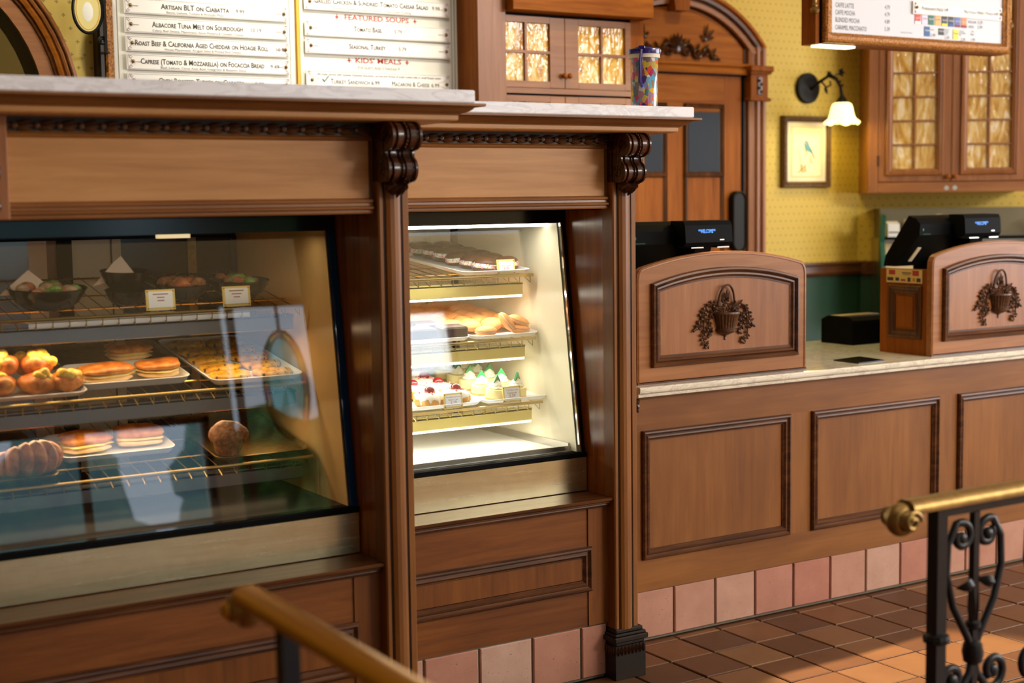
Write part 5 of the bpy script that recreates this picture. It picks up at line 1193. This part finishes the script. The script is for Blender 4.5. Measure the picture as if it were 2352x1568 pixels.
# long dark push plate
m = MB(); n = 16; xp, zp = DX+.420, 1.505
out = [(xp+.046*math.cos(a), zp+.115+.048*math.sin(a)) for a in [PI*i/n for i in range(n+1)]]+[(xp-.046*math.cos(a), zp-.115-.048*math.sin(a)) for a in [PI*i/n for i in range(n+1)]]
m.prism_y(out, yd-.040, yd-.006); pp = m.build('push_plate', 'bronze', t)
m = MB(); m.frame(out, [(-.004, 0), (-.002, .045), (.004, .048), (.008, .042)], lambda q_, h: (q_[0], yd-h, q_[1])); m.build('plate_rim', 'bronze', pp)
# ------------------------------------------------------------------ framed bird print
t = thing('bird_picture', 'framed print of a blue bird hanging under the wall lamp', 'picture', (2.495, 1.985, 1.888), world=False)
W2, H2 = .182, .200
m = MB(); m.frame(rect(-W2, W2, -H2, H2), [(0, -.012), (0, .012), (.006, .022), (.014, .020), (.022, .024), (.030, .016), (.034, .006)], lambda q_, h: (q_[0], -h, q_[1])); m.build('picture_frame', 'gilt_dark', t)
m = MB(); m.box(-W2+.03, W2-.03, -.006, .012, -H2+.03, H2-.03); mt = m.build('picture_mat', 'paper', t)
m = MB(); m.frame(rect(-.118, .118, -.142, .142), [(0, .0066), (.003, .0070), (.006, .0066)], lambda q_, h: (q_[0], -h, q_[1])); m.build('mat_line', 'gold_card', mt)
m = MB(); m.box(-.108, .108, -.0075, -.005, -.132, .132); pr_ = m.build('print_sheet', 'print_paper' if 'print_paper' in MATS else plain('print_paper', lin(232, 226, 190), .7).name, mt)
plain('bird_blue', lin(84, 136, 160), .7); plain('bird_dark', lin(46, 84, 110), .7); plain('bird_rust', lin(206, 150, 96), .7); plain('twig', lin(176, 146, 70), .7)
def flat(poly, mat, nm, y=-.0080): m = MB(); m.prism_y(poly, y-.0006, y+.0006); return m.build(nm, mat, mt)
flat([(-.018, .028), (-.022, .046), (-.014, .062), (.000, .066), (.012, .058), (.022, .036), (.040, .012), (.050, -.012), (.036, -.008), (.010, .002), (-.010, .010)], 'bird_blue', 'bird_body')
flat([(-.018, .028), (-.010, .010), (.004, .000), (.000, -.012), (-.006, -.008), (-.014, .006)], 'bird_rust', 'bird_breast', -.0084)
flat([(.030, .012), (.048, -.010), (.066, -.040), (.058, -.038), (.040, -.014)], 'bird_dark', 'bird_tail', -.0086)
flat([(-.016, .050), (-.008, .054), (-.002, .048), (-.008, .040)], 'bird_rust', 'bird_cheek', -.0086)
m = MB(); y = -.0085
for P in ([(-.062, .012), (-.052, -.030), (-.042, -.070), (-.036, -.110)], [(-.036, -.108), (-.020, -.080), (-.006, -.072)], [(-.040, -.095), (-.060, -.088)], [(.036, -.050), (.030, -.020), (.0, -.016)], [(.03, -.05), (.04, -.064)]): m.tube([(a, y, b_) for a, b_ in P], .0018, 5, True, .4)
q = random.Random(2)
for i in range(22): m.ball((q.uniform(-.07, -.005), y, q.uniform(-.115, -.075)), q.uniform(.003, .007), .0006, q.uniform(.003, .006), 6, 4)
for i in range(5): m.ball((.034+q.uniform(-.01, .01), y, -.05+q.uniform(-.02, .015)), .004, .0006, .005, 6, 4)
m.build('twigs', 'twig', mt)
# ------------------------------------------------------------------ wall lamp
t = thing('wall_lamp', 'dark iron wall lamp with glowing bell shaped glass shade', 'lamp', (2.510, 1.985, 2.245), world=False)
m = MB(); n = 32
m.frame([(.086*math.cos(2*PI*i/n), .086*math.sin(2*PI*i/n)) for i in range(n)], [(0, -.012), (0, .004), (.006, .010), (.020, .012), (.050, .020), (.066, .026), (.075, .027), (.085, .028)], lambda q_, h: (q_[0], -h, q_[1])); m.build('back_plate', 'bronze', t, True)
m = MB(); m.tube([(0.0, -.02, -.01), (.004, -.09, .030), (.010, -.15, .056), (.020, -.20, .040), (.030, -.225, -.010), (.034, -.232, -.062)], [.010, .010, .009, .009, .009, .010], 8)
for k in range(9):
    a = .2+k*.35; b_ = Vector((.012+.003*k, -.13-.01*k, .058-.001*k*k)); m.leaf(b_, b_+Vector((.03*math.cos(a*2), -.012*math.sin(a*3), .03*math.sin(a)+.008)), .020, .008)
m.tube([(.006, -.10, .03), (.006, -.14, -.006), (.010, -.17, .008), (.012, -.16, .028)], .005, 6); m.leaf((.006, -.13, .0), (.004, -.145, -.042), .028, .008)
for a in range(5): m.leaf((.075, -.18, .076), (.075+.026*math.cos(a*1.26), -.185, .076+.026*math.sin(a*1.26)), .020, .008)
m.tube([(.02, -.18, .055), (.05, -.185, .066), (.075, -.18, .076)], .004, 6); m.build('lamp_arm', 'bronze', t, True, 60)
m = MB(); m.lathe([(.012, 0), (.016, -.008), (.030, -.030), (.036, -.040), (.0, -.040)], (.034, -.232, -.055), 20); m.build('shade_holder', 'bronze', t, True)
m = MB(); sc_ = lambda a, r, z: r*(1+(.075*math.cos(6*a) if z < -.145 else .03*math.cos(6*a) if z < -.12 else 0))
wav = [(.040, -.040), (.052, -.048), (.060, -.070), (.066, -.100), (.074, -.125), (.090, -.145), (.097, -.154), (.094, -.154), (.086, -.146), (.070, -.126)]
n = 48; vs = []
for r, z in wav:
    for k in range(n):
        a = 2*PI*k/n; zz = -.055+z+(.008*math.cos(6*a) if z < -.14 else 0); rr = sc_(a, r, z); vs.append((.034+rr*math.cos(a), -.232+rr*math.sin(a), zz))
m.add(vs, [(i*n+k, i*n+(k+1) % n, (i+1)*n+(k+1) % n, (i+1)*n+k) for i in range(len(wav)-1) for k in range(n)]); m.build('glass_shade', 'shade_glass', t, True, 60)
d = bpy.data.lights.new('lamp_bulb', 'POINT'); d.energy = 2.6; d.color = (1.0, .80, .22); d.shadow_soft_size = .03
o = bpy.data.objects.new('lamp_bulb', d); col.objects.link(o); o.parent = t; o.location = (.034, -.232, -.20)
# ------------------------------------------------------------------ drinks menu hung above the service counter
yr = .6
t = thing('drinks_menu', 'white drinks menu in a gilt frame hanging above the service counter', 'menu', (1.9, .64, 2.3)); dm = t
x0, x1, z0 = 1.291, 2.505, 2.308
m = MB(); m.box(x0-.03, x1, yr+.02, yr+.11, z0-.004, 3.0); m.build('menu_box', 'wood_honey_z', t)
m = MB(); m.box(x0-.008, x0+.004, yr+.012, yr+.022, z0, 3.0); m.build('box_gap', 'black', t)
m = MB(); m.box(x0+.04, x1-.03, yr+.004, yr+.025, z0+.03, 3.0); bd = m.build('menu_board', 'menu_cool', t)
m = MB(); m.frame(rect(x0, x1, z0, 3.02), [(0, -.02), (0, .010), (.008, .018), (.016, .014), (.030, .016), (.036, .008), (.046, .002), (.046, -.006)], lambda q_, h: (q_[0], yr-h, q_[1])); m.build('menu_frame', 'gilt', t)
m = MB(); m.box(x0+.01, x0+.22, yr+.03, yr+.09, z0-.012, z0-.003); m.build('under_lamp', 'lamp_green', t)
a = area('under_light', (0, 0, 0), (0, 0, 0), .25, .06, 5, (1.0, .92, .35), t); a.location = (x0+.12-1.9, yr+.06-.64, z0-.016-2.3)
for x in (1.245, 2.52):
    m = MB(); m.lathe([(0, -.026), (.016, -.022), (.022, -.010), (.018, .0), (.010, .006), (.012, .014), (.008, .022), (.010, .03), (.008, .60)], (x, yr+.01, 2.455), 16); m.build('hanger_rod', 'brass_old', t, True)
k6 = 2352/502.0
def dz(px_x, px_y): return None
def put(s, x, z, size, wd=None, mat='ink_dark', al='LEFT', caps=False): return text(s, x, yr+.0035, z, size, mat, bd, width=wd, align=al, caps=caps)
rows = [('CAFFE LATTE', '4.79', 2.510), ('CAFFE MOCHA', '4.79', 2.478), ('BLENDED MOCHA', '4.89', 2.446), ('CARAMEL MACCHIATO', '5.39', 2.413)]
for s, p_, z in rows:
    put(s, 1.362, z-.035, .029, {'CAFFE LATTE': .112, 'CAFFE MOCHA': .120, 'BLENDED MOCHA': .148, 'CARAMEL MACCHIATO': .192}[s]); put(p_, 1.668, z-.028, .026, .032)
m = MB(); m.box(1.842, 2.448, yr-.006, yr+.002, 2.462, 2.520, .001); p = m.build('menu_plaque', 'plaque', t)
m = MB(); y_ = yr-.0065
for za in (2.468, 2.514): m.tube([(1.868, y_, za), (2.42, y_, za)], .0012, 4, True, .4)
for xa in (1.852, 2.438):
    m.tube([(xa, y_, 2.474), (xa, y_, 2.508)], .0012, 4, True, .4)
    for za in (2.472, 2.510): m.ball((xa+.004*(1 if xa < 2 else -1), y_, za), .006, .001, .006, 8, 4)
m.build('plaque_border', 'ink_wine', p)
for xa in (1.862, 2.440): m = MB(); m.ball((xa, yr-.012, 2.492), .007, .006, .007, 8, 6); m.build('plaque_knob', 'brass_old', p, True)
text('Pomegranate Freeze 5.49', 1.985, yr-.0072, 2.490, .024, 'ink_dark', p, width=.175); text('Practically Perfect Punch 4.49', 2.300, yr-.0072, 2.490, .024, 'ink_dark', p, width=.235)
for i, c in enumerate([(216, 60, 50), (214, 212, 232), (30, 110, 90), (246, 180, 100), (34, 36, 36), (30, 40, 66), (90, 110, 180), (240, 140, 80), (24, 84, 150), (226, 224, 50)]): plain('swatch_%d' % i, lin(*c), .5)
def swatch(i, x, z, w_, h, s, tm, strip=None):
    m = MB(); m.box(x, x+w_, yr+.0015, yr+.0038, z, z+h); o = m.build('drink_logo', 'swatch_%d' % i, t)
    if strip: m = MB(); m.box(x, x+w_, yr+.0008, yr+.0016, z, z+h*.26); m.build('logo_strip', strip, o)
    text(s, x+w_/2, yr+.0005, z+h*.6, .012, tm, o, width=w_*.86, caps=False, rot=(PI/2, -.12 if i in (0, 3) else 0, 0))
LG = [(0, 'Coca-Cola', 'plaque', 'plaque'), (1, 'Coke', 'ink_red', None), (2, 'Sprite', 'plaque', None), (3, 'Fanta', 'swatch_6', None), (4, 'Minute Maid', 'plaque', 'swatch_9'), (5, 'Powerade', 'plaque', 'swatch_8'), (6, 'Ice Tea', 'plaque', 'ink_wine'), (7, 'Peach Tea', 'plaque', 'ink_wine')]
for k, (i, s, tm, st) in enumerate(LG): swatch(i, 1.862+k*.0445, 2.420-k*.0004, .036, .044, s, tm, st)
swatch(8, 1.925, 2.366, .036, .044, 'DASANI', 'plaque'); swatch(4, 2.020, 2.376, .036, .030, 'Minute Maid', 'plaque'); swatch(9, 2.118, 2.362, .036, .044, 'Nesquik', 'swatch_6', None)
for s, x, z, sz, wd in (('REGULAR', 2.222, 2.446, .017, .055), ('3.59', 2.286, 2.446, .022, .034), ('LARGE', 2.222, 2.424, .017, .038), ('3.99', 2.286, 2.424, .022, .034), ('WATER', 1.966, 2.397, .009, .022), ('3.49', 1.966, 2.372, .022, .032), ('APPLE OR', 2.062, 2.402, .009, .03), ('ORANGE', 2.062, 2.392, .009, .026), ('JUICE', 2.062, 2.382, .009, .02), ('2.69', 2.062, 2.366, .022, .03),
    ('CHOCOLATE', 2.160, 2.400, .009, .034), ('OR STRAWBERRY', 2.160, 2.391, .009, .046), ('MILK', 2.160, 2.382, .009, .015), ('2.99', 2.172, 2.361, .022, .030), ('LOWFAT', 2.240, 2.402, .009, .022), ('MILK', 2.240, 2.388, .014, .022), ('1.99', 2.240, 2.363, .022, .027), ('South Sea & Co. Waters', 1.772, 2.376, .009, .075)):
    put(s, x, z, sz, wd)
# ------------------------------------------------------------------ corner cabinet with leaded amber doors
P0 = Vector((2.755, 1.75, 0))
t = thing('corner_cabinet', 'reddish wall cabinet with amber leaded glass doors set across the corner', 'cabinet', (P0.x, P0.y, 1.65), A35, world=False)
ORG[t.name] = (0, 0, 1.65)
m = MB(); m.box(-.005, .90, .026, .30, 1.650, 3.0); m.build('cabinet_body', 'wood_rose_x', t)
m = MB(); m.box(-.005, .049, .004, .028, 1.650, 3.0, .002); m.build('face_stile', 'wood_rose_z', t); m = MB(); m.box(.865, .90, .004, .028, 1.65, 3.0, .002); m.build('face_stile', 'wood_rose_z', t)
m = MB(); m.box(.049, .865, .004, .028, 1.650, 1.708, .002); m.build('face_rail', 'wood_rose_x', t)
m = MB(); m.box(.047, .867, .020, .027, 1.706, 2.9); m.build('shadow_gap', 'black', t)
for k, (xa, xb, ga, gb_) in enumerate(((.052, .455, .132, .373), (.459, .862, .545, .785))):
    d = cupboard_door(t, xa, xb, 1.712, 2.76, .004, 2, 7, 'wood_rose_z', 'amber_glass_pale', gx=(ga, gb_), gz=(1.784, 2.715), mw=.010)
    m = MB(); m.frame(rect(ga-.040, gb_+.036, 1.746, 2.75), [(0, 0), (0, .010), (.006, .016), (.012, .010), (.018, .012), (.024, .006), (.032, .004), (.036, -.004)], lambda q_, h: (q_[0], .004-h, q_[1])); m.build('glass_moulding', 'wood_rose_z', d)
    knob(d, (.437, .475)[k], .004, 1.738, 'wood_honey_x', .014)
m = MB(); m.tube([(.051, .0, 1.80), (.051, .0, 1.86)], .004, 8); m.build('hinge', 'bronze', t)
m = MB()
for x in (.432, .478): m.lathe([(0, 0), (.014, 0), (.013, .002), (0, .002)], (0, 0, 0), 14); vv = m.v[-56:]; m.v[-56:] = [(a+x, .0045-c, b_+1.674) for a, b_, c in vv]
m.build('catch_disc', 'steel', t, True)
# ------------------------------------------------------------------ steel machine under the cabinet
t = thing('steel_oven', 'steel counter oven with green edge under the corner cabinet', 'oven', (P0.x, P0.y, .0), A35, world=False)
m = MB(); m.box(.075, .96, .02, .30, .90, 1.395, .004); m.build('oven_body', 'steel', t)
m = MB(); m.prism_x([(.02, .92), (-.03, .95), (-.045, 1.10), (-.035, 1.28), (-.005, 1.36), (.02, 1.375)], .090, .95); m.build('rounded_front', 'oven_steel' if 'oven_steel' in MATS else plain('oven_steel', lin(214, 192, 152), .3, .35).name, t, True, 60)
for xa in (.062, .955):
    m = MB(); m.prism_x([(.02, .90), (-.045, .93), (-.062, 1.10), (-.05, 1.30), (-.02, 1.375), (-.035, 1.44), (-.055, 1.52), (-.02, 1.53), (.02, 1.47), (.02, 1.40)], xa, xa+.026); m.build('side_cheek', 'green_paint', t)
m = MB(); m.box(.09, .95, -.03, .03, 1.385, 1.402); m.build('shelf_bar', 'black', t)
m = MB(); m.box(.09, .95, .06, .30, 1.395, 1.43); m.prism_x([(.08, 1.43), (.30, 1.43), (.30, 1.56), (.14, 1.56)], .09, .95); m.build('hood', 'hood_cream' if 'hood_cream' in MATS else plain('hood_cream', lin(112, 104, 80), .5).name, t)  # shade above the oven is put into the darkened hood colour
def corner_thing(name, label, cat): return thing(name, label, cat, (P0.x, P0.y, 0), A35, world=False)
t = corner_thing('paper_sack', 'crumpled clear bag lying on the oven shelf', 'bag')
m = MB(); m.ball((.41, .0, 1.466), .095, .048, .060, 20, 12, f=lambda p: p*(1+.12*math.sin(60*p.x)*math.sin(70*p.z+20*p.y))); m.build('bag_body', 'bag_film' if 'bag_film' in MATS else plain('bag_film', lin(190, 176, 150), .25, coat=.5).name, t, True, 80)
t = corner_thing('carton', 'small printed carton standing on the oven shelf', 'carton')
m = MB(); m.box(.205, .33, -.01, .05, 1.403, 1.50, .002); bx = m.build('carton_body', 'carton_print' if 'carton_print' in MATS else plain('carton_print', lin(176, 170, 158), .6).name, t)
m = MB(); m.box(.225, .25, -.0115, -.0095, 1.425, 1.45); m.box(.27, .285, -.0115, -.0095, 1.46, 1.49); m.build('carton_mark', 'swatch_6', bx)
m = MB(); m.tube([(.235, -.013, 1.49), (.265, -.014, 1.44), (.285, -.015, 1.404)], .004, 6); m.build('carton_strap', 'orange_strap' if 'orange_strap' in MATS else plain('orange_strap', lin(196, 100, 50), .5).name, bx)
t = corner_thing('napkin_dispenser', 'small white dispenser at the end of the oven shelf', 'dispenser')
m = MB(); m.prism_x([(-.02, 1.403), (.05, 1.403), (.05, 1.49), (-.02, 1.475)], .105, .17); m.build('dispenser_body', 'white', t); m = MB(); m.box(.11, .165, -.022, -.019, 1.425, 1.432); m.build('dispenser_slot', 'ink_dark', t)
# ------------------------------------------------------------------ purple lidded tumbler
t = thing('tumbler', 'tall clear tumbler with purple lid and bright printed wrap on the marble shelf', 'tumbler', (-.342, -.25, 1.932), -.80, world=False)
m = MB(); m.lathe([(0, .002), (.040, 0), (.043, .003), (.0465, .165), (.049, .168), (.049, .180), (0, .180)], seg=36); m.build('cup_wall', 'tumbler_print' if 'tumbler_print' in MATS else 'white', t, True, 40)
m = MB(); m.lathe([(.0492, .166), (.052, .166), (.0525, .180), (.050, .182)], seg=36); m.build('cup_collar', 'paper', t, True, 40)
m = MB(); m.lathe([(.0, .196), (.044, .196), (.050, .198), (.056, .194), (.0565, .186), (.055, .179), (.050, .178), (0, .178)], seg=36); ld = m.build('lid', 'purple', t, True, 40)
m = MB(); m.box(-.012, .012, -.058, -.046, .192, .204, .003); m.box(-.028, .028, -.018, .018, .196, .203, .003); m.build('lid_tab', 'purple', ld)
m = MB(); m.tube([(0, -.054, .190), (-.004, -.060, .150), (-.004, -.058, .090), (0, -.050, .070)], .010, 8, True, .55); m.build('handle', 'purple', t, True)
# ------------------------------------------------------------------ queue rails
def volute(par, c, d, h, mat, w_=.024):              # scrolled brass end, in the plane of direction d and up
    m = MB(); P = []
    for i in range(34):
        a = i*.30; r = .040*(1-i/44); P.append(Vector(c)+Vector(d)*(-math.sin(a)*r)+Vector((0, 0, 1))*(math.cos(a)*r-.040))
    m.tube(P, [.017*(1-.35*i/34) for i in range(34)], 10, True, 1.35); return m.build('rail_end', mat, par, True, 60)
t = thing('queue_railing', 'wrought iron queue railing with scrolled brass handrail facing the service counter', 'railing', (-.1, -1.905, 0)); yq = -1.905
def railprof(): return [(-.028, .922), (-.030, .930), (-.024, .944), (-.012, .951), (.012, .951), (.024, .944), (.030, .930), (.028, .922), (.012, .918), (-.012, .918)]
m = MB(); m.prism_x([(yq+y, z) for y, z in railprof()], -.87, 1.2); m.build('handrail', 'brass_old', t, True, 40)
m = MB(); m.lathe([(0, -.036), (.018, -.036), (.024, -.030), (.026, -.018), (.034, -.014), (.038, -.004), (.038, .004), (.034, .014), (.026, .018), (.024, .030), (.018, .036), (0, .036)], (0, 0, 0), 24)
m.v = [(-.885+x, yq+z, .908+y) for x, y, z in m.v]; ve = m.build('rail_volute', 'brass_old', t, True, 50)
for sy2 in (-1, 1): m = MB(); m.tube([(-.885+math.cos(a)*r_, yq+sy2*.038, .908+math.sin(a)*r_) for a, r_ in [(i*.4, .026*(1-i/26)) for i in range(24)]], .0045, 6); m.build('volute_scroll', 'brass_old', ve, True)
POSTS = [-.765, .235]
for x in POSTS:
    m = MB(); m.box(x-.016, x+.016, yq-.016, yq+.016, 0, .920); m.lathe([(.016, .0), (.030, .006), (.032, .015), (.030, .024), (.016, .030)], (x, yq, .600), 12); m.lathe([(.016, 0), (.04, 0), (.04, .012), (.022, .03), (.016, .05)], (x, yq, 0), 16); m.build('post', 'iron', t)
m = MB(); m.box(POSTS[0], 1.2, yq-.008, yq+.008, .425, .452); m.box(POSTS[0], 1.2, yq-.008, yq+.008, .898, .920); m.build('bottom_bar', 'iron', t)
def curl(cx, cz, r, a0, turns, n=30, sgn=1): return [(cx+r*(1-.72*i/n)*math.cos(a0+sgn*turns*2*PI*i/n), yq, cz+r*(1-.72*i/n)*math.sin(a0+sgn*turns*2*PI*i/n)) for i in range(n+1)]
for u in range(3):
    xc = -.640+u*.28
    m = MB(); m.box(xc-.009, xc+.009, yq-.008, yq+.008, .45, .90); m.build('baluster', 'iron', t)
    for s in (-1, 1):
        m = MB()
        m.tube([(xc, yq, .56)]+[(xc+s*a, yq, z) for a, z in ((.020, .60), (.070, .68), (.094, .76), (.090, .83), (.062, .875))]+[(xc+s*(.045+.038*(1-.6*i/18)*math.cos(1.0+i*.33)), yq, .842+.036*(1-.6*i/18)*math.sin(1.0+i*.33)) for i in range(1, 19)], .0085, 7, True, 1.2)
        m.ball((xc+s*.045, yq, .838), .016, .012, .016, 10, 6)
        m.tube([(xc, yq, .555), (xc+s*.012, yq, .51), (xc+s*.050, yq, .468)]+[(xc+s*(.070+.045*(1-.6*i/18)*math.cos(-2.2+i*.34)), yq, .505+.045*(1-.6*i/18)*math.sin(-2.2+i*.34)) for i in range(0, 19)], .009, 7, True, 1.2)
        m.ball((xc+s*.070, yq, .503), .018, .012, .018, 10, 6)
        m.leaf((xc+s*.01, yq, .735), (xc+s*.062, yq, .722), .030, .010, (0, -1, 0), .02); m.leaf((xc+s*.0, yq, .60), (xc+s*.012, yq, .74), .030, .012)
        m.build('scroll', 'iron', t, True, 60)
    m = MB(); m.lathe([(.010, 0), (.022, .008), (.026, .03), (.022, .052), (.010, .06)], (xc, yq, .53), 12); m.lathe([(.010, 0), (.018, .006), (.018, .018), (.010, .024)], (xc, yq, .615), 12); m.build('collar', 'iron', t, True)
t = thing('queue_railing', 'brass queue handrail end pointing at the sandwich counter', 'railing', (-2.37, -2.1, 0)); xq = -2.372
m = MB(); yA, yB = -1.74, -3.3
pr9 = [(xq+y, z) for y, z in railprof()]; n = len(pr9)
m.add([(x, yA, z) for x, z in pr9]+[(x, yB, z) for x, z in pr9], [(i, (i+1) % n, n+(i+1) % n, n+i) for i in range(n)]+[tuple(range(n)), tuple(range(2*n-1, n-1, -1))]); m.build('handrail', 'brass', t, True, 40)
m = MB(); m.lathe([(0, -.036), (.018, -.036), (.024, -.030), (.026, -.018), (.034, -.014), (.038, -.004), (.038, .004), (.034, .014), (.026, .018), (.024, .030), (.018, .036), (0, .036)], (0, 0, 0), 24)
m.v = [(xq+z, yA+x+.01, .908+y) for x, y, z in m.v]; ve = m.build('rail_volute', 'brass_old', t, True, 50)
m = MB(); m.ball((xq-.037, yA+.01, .908), .010, .016, .016, 10, 6); m.build('volute_boss', 'brass', ve, True)
for y in (-1.92, -2.9):
    m = MB(); m.box(xq-.016, xq+.016, y-.016, y+.016, 0, .92); m.lathe([(.016, .0), (.030, .006), (.032, .015), (.030, .024), (.016, .030)], (xq, y, .600), 12); m.build('post', 'iron', t)
m = MB(); m.box(xq-.008, xq+.008, -3.3, -1.92, .425, .452); m.build('bottom_bar', 'iron', t)
# ------------------------------------------------------------------ stained glass oval hanging in the street window
t = thing('stained_glass_oval', 'oval stained glass panel hanging in the street window', 'stained glass', (1.005, -6.75, 2.05), world=False)
def ring(a, b_, n=24): return [(a*math.cos(2*PI*i/n), b_*math.sin(2*PI*i/n)) for i in range(n)]
for i, c in enumerate([(150, 226, 226), (90, 190, 180), (226, 160, 160), (226, 206, 140), (80, 150, 120)]): sheet('stain_%d' % i, lin(*c))
m = MB(); m.frame(ring(.185, .43), [(0, -.012), (0, .012), (.012, .012), (.012, -.012)], lambda q_, h: (q_[0], -h, q_[1])); m.frame(ring(.145, .375), [(0, -.01), (0, .01), (.006, .01), (.006, -.01)], lambda q_, h: (q_[0], -h, q_[1])); m.tube([(0, 0, .43), (0, 0, .70)], .012, 6); m.build('lead_frame', 'iron', t)
o1, o2 = ring(.176, .42), ring(.142, .372)
for i in range(24): m = MB(); j = (i+1) % 24; m.add([(o1[i][0], 0, o1[i][1]), (o1[j][0], 0, o1[j][1]), (o2[j][0], 0, o2[j][1]), (o2[i][0], 0, o2[i][1])], [(0, 1, 2, 3)]); m.build('border_pane', 'stain_%d' % (2+i % 3), t)
for i in range(8):
    m = MB(); a = [o2[(i*3+k) % 24] for k in range(4)]; m.add([(0, 0, 0)]+[(p[0], 0, p[1]) for p in a], [(0, 1, 2, 3, 4)]); m.build('centre_pane', 'stain_%d' % (i % 2), t)

# ------------------------------------------------------------------ fit lettering widths, then make the letters plain meshes
bpy.context.view_layer.update()
for o, wd in TEXTS:
    if o.dimensions.x > 1e-6: o.scale.x = wd/o.dimensions.x
for o in [q_ for q_ in col.objects if q_.type == 'FONT']:
    me = bpy.data.meshes.new_from_object(o); nm = o.name
    n_ = bpy.data.objects.new('lettering', me); col.objects.link(n_); n_.parent = o.parent
    n_.location = o.location; n_.rotation_euler = o.rotation_euler; n_.scale = o.scale
    bpy.data.objects.remove(o)
